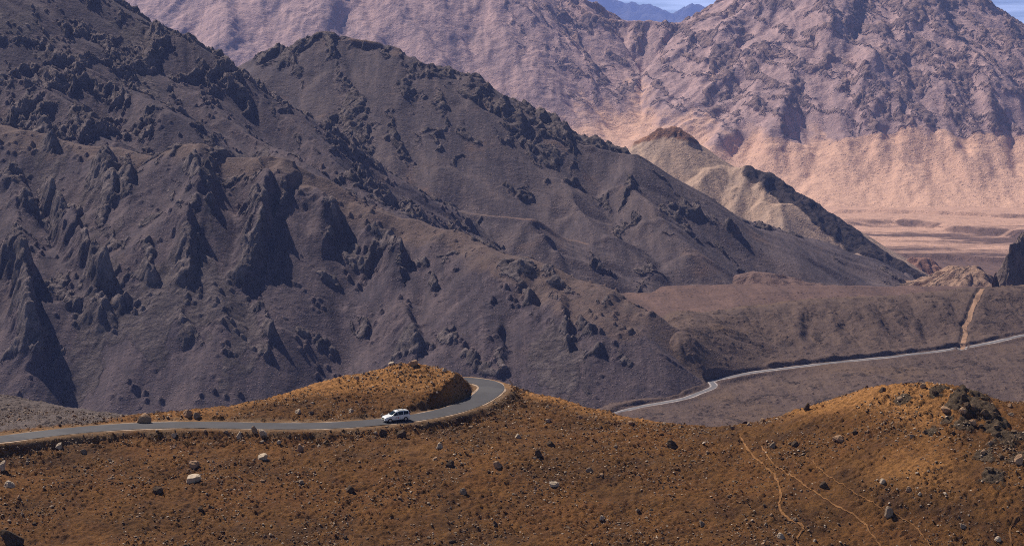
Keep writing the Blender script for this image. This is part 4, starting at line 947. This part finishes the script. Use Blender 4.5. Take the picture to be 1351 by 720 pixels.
for s in (1, -1):
    for a, b in ((.92, .02), (-.08, -.98), (-1.08, -1.95)):
        panel('side_window', np.linspace(a, b, 7), [.06, .5, .93], s, .008, glass_m, van)
    for a, b in ((.98, -.01), (-.04, -1.02)):
        dr = panel('door', np.linspace(a, b, 6), [-.92, -.6, -.3, -.02], s, .006, paint, van)
        c_ = side_pt(b + .14, -.2, s, .02); boxmesh('handle', c_, (.16, .03, .035), paint, dr, .008)
    panel('mud_strip', np.linspace(1.05, -.95, 5), [-.99, -.93], s, .010, trim_m, van)
    boxmesh('mirror', (.86, s * .98, 1.06), (.12, .18, .14), paint, van, .03)
    boxmesh('roof_rail', (-.75, s * .56, 1.80), (1.7, .035, .045), trim_m, van, .01)
    boxmesh('headlight', (2.13, s * .60, .70), (.20, .24, .15), lamp_m, van, .04)
    boxmesh('tail_light', (-2.16, s * .78, 1.12), (.10, .12, .34), red_l, van, .03)
    for x in (1.42, -1.38):
        ar = wheel_part('wheel_arch', x, s, 0, 0, 0, 0, trim_m, van, [(.39, .70), (.39, .893)])
        wh = thing('wheel', '', ''); del wh['label'], wh['category']; wh.parent = van
        wheel_part('tyre', x, s, 0, 0, 0, 0, rubber, wh, [(.20, .905), (.29, .915), (.32, .89), (.32, .72), (.28, .70)])
        wheel_part('rim', x, s, 0, 0, 0, 0, alloy, wh, [(.05, .912), (.12, .908), (.20, .913), (.21, .906)])
def top_panel(name, x0, x1, k, mat, off):
    xs_ = np.linspace(x0, x1, 6); V = []; F = []
    for x in xs_:
        zb, zl, zt, wb, wl, wt = sec(x)
        for f_ in np.linspace(-1, 1, 7): V.append((x, f_ * wt * k, zt + .022 - .03 * f_ * f_ + off))
    for j in range(5):
        for i in range(6): F.append((j * 7 + i, j * 7 + i + 1, (j + 1) * 7 + i + 1, (j + 1) * 7 + i))
    b = len(V); V += [(p[0], p[1], p[2] - .03) for p in V]; F += [tuple(b + q for q in f_[::-1]) for f_ in F]
    return mesh(name, V, F, mat, parent=van, smooth=False)
top_panel('windshield', 1.02, .27, .90, glass_m, .012); top_panel('rear_window', -2.05, -2.16, .88, glass_m, .014)
boxmesh('roof_rack_bar', (-.35, 0, 1.815), (.05, 1.16, .03), trim_m, van, .008); boxmesh('roof_rack_bar', (-1.25, 0, 1.815), (.05, 1.16, .03), trim_m, van, .008)
boxmesh('bumper', (2.24, 0, .40), (.16, 1.36, .20), paint, van, .05); boxmesh('grille', (2.285, 0, .62), (.04, .62, .12), trim_m, van, .015); boxmesh('air_intake', (2.325, 0, .38), (.02, .8, .09), trim_m, van, .008)
boxmesh('licence_plate', (2.33, 0, .47), (.015, .44, .1), plate_m, van); boxmesh('bumper', (-2.22, 0, .42), (.14, 1.5, .22), paint, van, .05)
panel('door_sticker', np.linspace(.45, .12, 3), [-.52, -.36], 1, .013, decal_m, van); panel('door_sticker', np.linspace(-.02, -.16, 3), [-.72, -.34], 1, .013, decal_m, van)
c_ = Pz(522, 555.5, RZ + .05); dR = np.hypot(road[:, 0] - c_[0], road[:, 1] - c_[1]); i = int(dR.argmin()); t_ = road[i + 3] - road[i - 3]
van.location = (c_[0], c_[1] + .5, RZ + .06); van.rotation_euler = (0, 0, math.atan2(-t_[1], -t_[0]))
SUN_E, SKY_E, EXPO = 5.0, .06, .2
HAZE_C, HAZE_D = (.34, .45, 1.0), 4.4e-5
CLOUD = (17, 20, 27.0, 1)
# ================================================================== camera, light, air
cam = bpy.data.objects.new('camera', bpy.data.cameras.new('camera')); C.objects.link(cam)
cam.data.sensor_width = 36; cam.data.lens = 36 * FPX / 1351; cam.data.clip_start = 1; cam.data.clip_end = 40000
cam.location = (0, 0, 0); cam.rotation_euler = (R(90) - PITCH, 0, 0)
sc = bpy.context.scene; sc.camera = cam
SUN = np.array([-.45, .53, .72]); SUN /= np.linalg.norm(SUN)      # towards the sun
sun = bpy.data.lights.new('sun', 'SUN'); sun.energy = SUN_E; sun.angle = R(.5); sun.color = (1, .93, .83)
so = bpy.data.objects.new('sun', sun); C.objects.link(so)
from mathutils import Vector
so.rotation_euler = Vector(-SUN).to_track_quat('-Z', 'Y').to_euler(); so.location = (0, 0, 600)
w = bpy.data.worlds.new('World'); sc.world = w; w.use_nodes = True; nt = w.node_tree; nt.nodes.clear()
out = nt.nodes.new('ShaderNodeOutputWorld'); bg = nt.nodes.new('ShaderNodeBackground'); sky = nt.nodes.new('ShaderNodeTexSky')
sky.sky_type = 'NISHITA'; sky.sun_disc = False; sky.sun_elevation = math.asin(SUN[2]); sky.sun_rotation = math.atan2(SUN[0], SUN[1])
sky.altitude = 5000; sky.air_density = .6; sky.dust_density = .3; sky.ozone_density = 1.5
bg.inputs['Strength'].default_value = SKY_E
# streaky cloud in the sky
tc = nt.nodes.new('ShaderNodeTexCoord'); mp = nt.nodes.new('ShaderNodeMapping'); mp.inputs['Scale'].default_value = (14, 14, 160)
no = nt.nodes.new('ShaderNodeTexNoise'); no.inputs['Scale'].default_value = 1.4; no.inputs['Detail'].default_value = 7
mr = nt.nodes.new('ShaderNodeMapRange'); mr.inputs[1].default_value = .40; mr.inputs[2].default_value = .66; mr.inputs[4].default_value = .8
mx = nt.nodes.new('ShaderNodeMix'); mx.data_type = 'RGBA'; mx.inputs[7].default_value = CLOUD
L = nt.links.new
L(tc.outputs['Generated'], mp.inputs[0]); L(mp.outputs[0], no.inputs['Vector']); L(no.outputs['Fac'], mr.inputs[0]); sx = nt.nodes.new('ShaderNodeSeparateXYZ'); L(tc.outputs['Generated'], sx.inputs[0]); low_ = nt.nodes.new('ShaderNodeMapRange'); low_.inputs[1].default_value = .10; low_.inputs[2].default_value = .03; L(sx.outputs[2], low_.inputs[0])
ml = nt.nodes.new('ShaderNodeMath'); ml.operation = 'MULTIPLY'; L(mr.outputs[0], ml.inputs[0]); L(low_.outputs[0], ml.inputs[1]); L(ml.outputs[0], mx.inputs[0]); L(sky.outputs[0], mx.inputs[6])
L(mx.outputs[2], bg.inputs['Color']); L(bg.outputs[0], out.inputs['Surface'])
# haze
X0, X1, Y0, Y1, Z0, Z1 = -2400, 9200, -60, 26800, -720, 640
v = [(x, y, z) for z in (Z0, Z1) for y in (Y0, Y1) for x in (X0, X1)]
hm = bpy.data.materials.new('haze'); hm.use_nodes = True; t = hm.node_tree; t.nodes.clear()
ho = t.nodes.new('ShaderNodeOutputMaterial'); hv = t.nodes.new('ShaderNodeVolumePrincipled')
hv.inputs['Color'].default_value = (*HAZE_C, 1); hv.inputs['Density'].default_value = HAZE_D; hv.inputs['Anisotropy'].default_value = .1
t.links.new(hv.outputs[0], ho.inputs['Volume'])
mesh('haze', v, [(0, 2, 3, 1), (4, 5, 7, 6), (0, 1, 5, 4), (2, 6, 7, 3), (0, 4, 6, 2), (1, 3, 7, 5)], hm, smooth=False, kind='stuff', label='thin bluish mountain haze')
sc.view_settings.view_transform = 'Standard'; sc.view_settings.look = 'None'; sc.view_settings.gamma = 1; sc.view_settings.exposure = EXPO
sc.render.engine = 'CYCLES'; cy = sc.cycles
cy.pixel_filter_type = 'BLACKMAN_HARRIS'; cy.filter_width = 1.0; cy.max_bounces = 3; cy.diffuse_bounces = 2; cy.glossy_bounces = 2; cy.transmission_bounces = 3; cy.volume_bounces = 0; cy.transparent_max_bounces = 6
cy.use_denoising = False; cy.use_adaptive_sampling = False; cy.adaptive_threshold = .015; cy.sample_clamp_indirect = 5
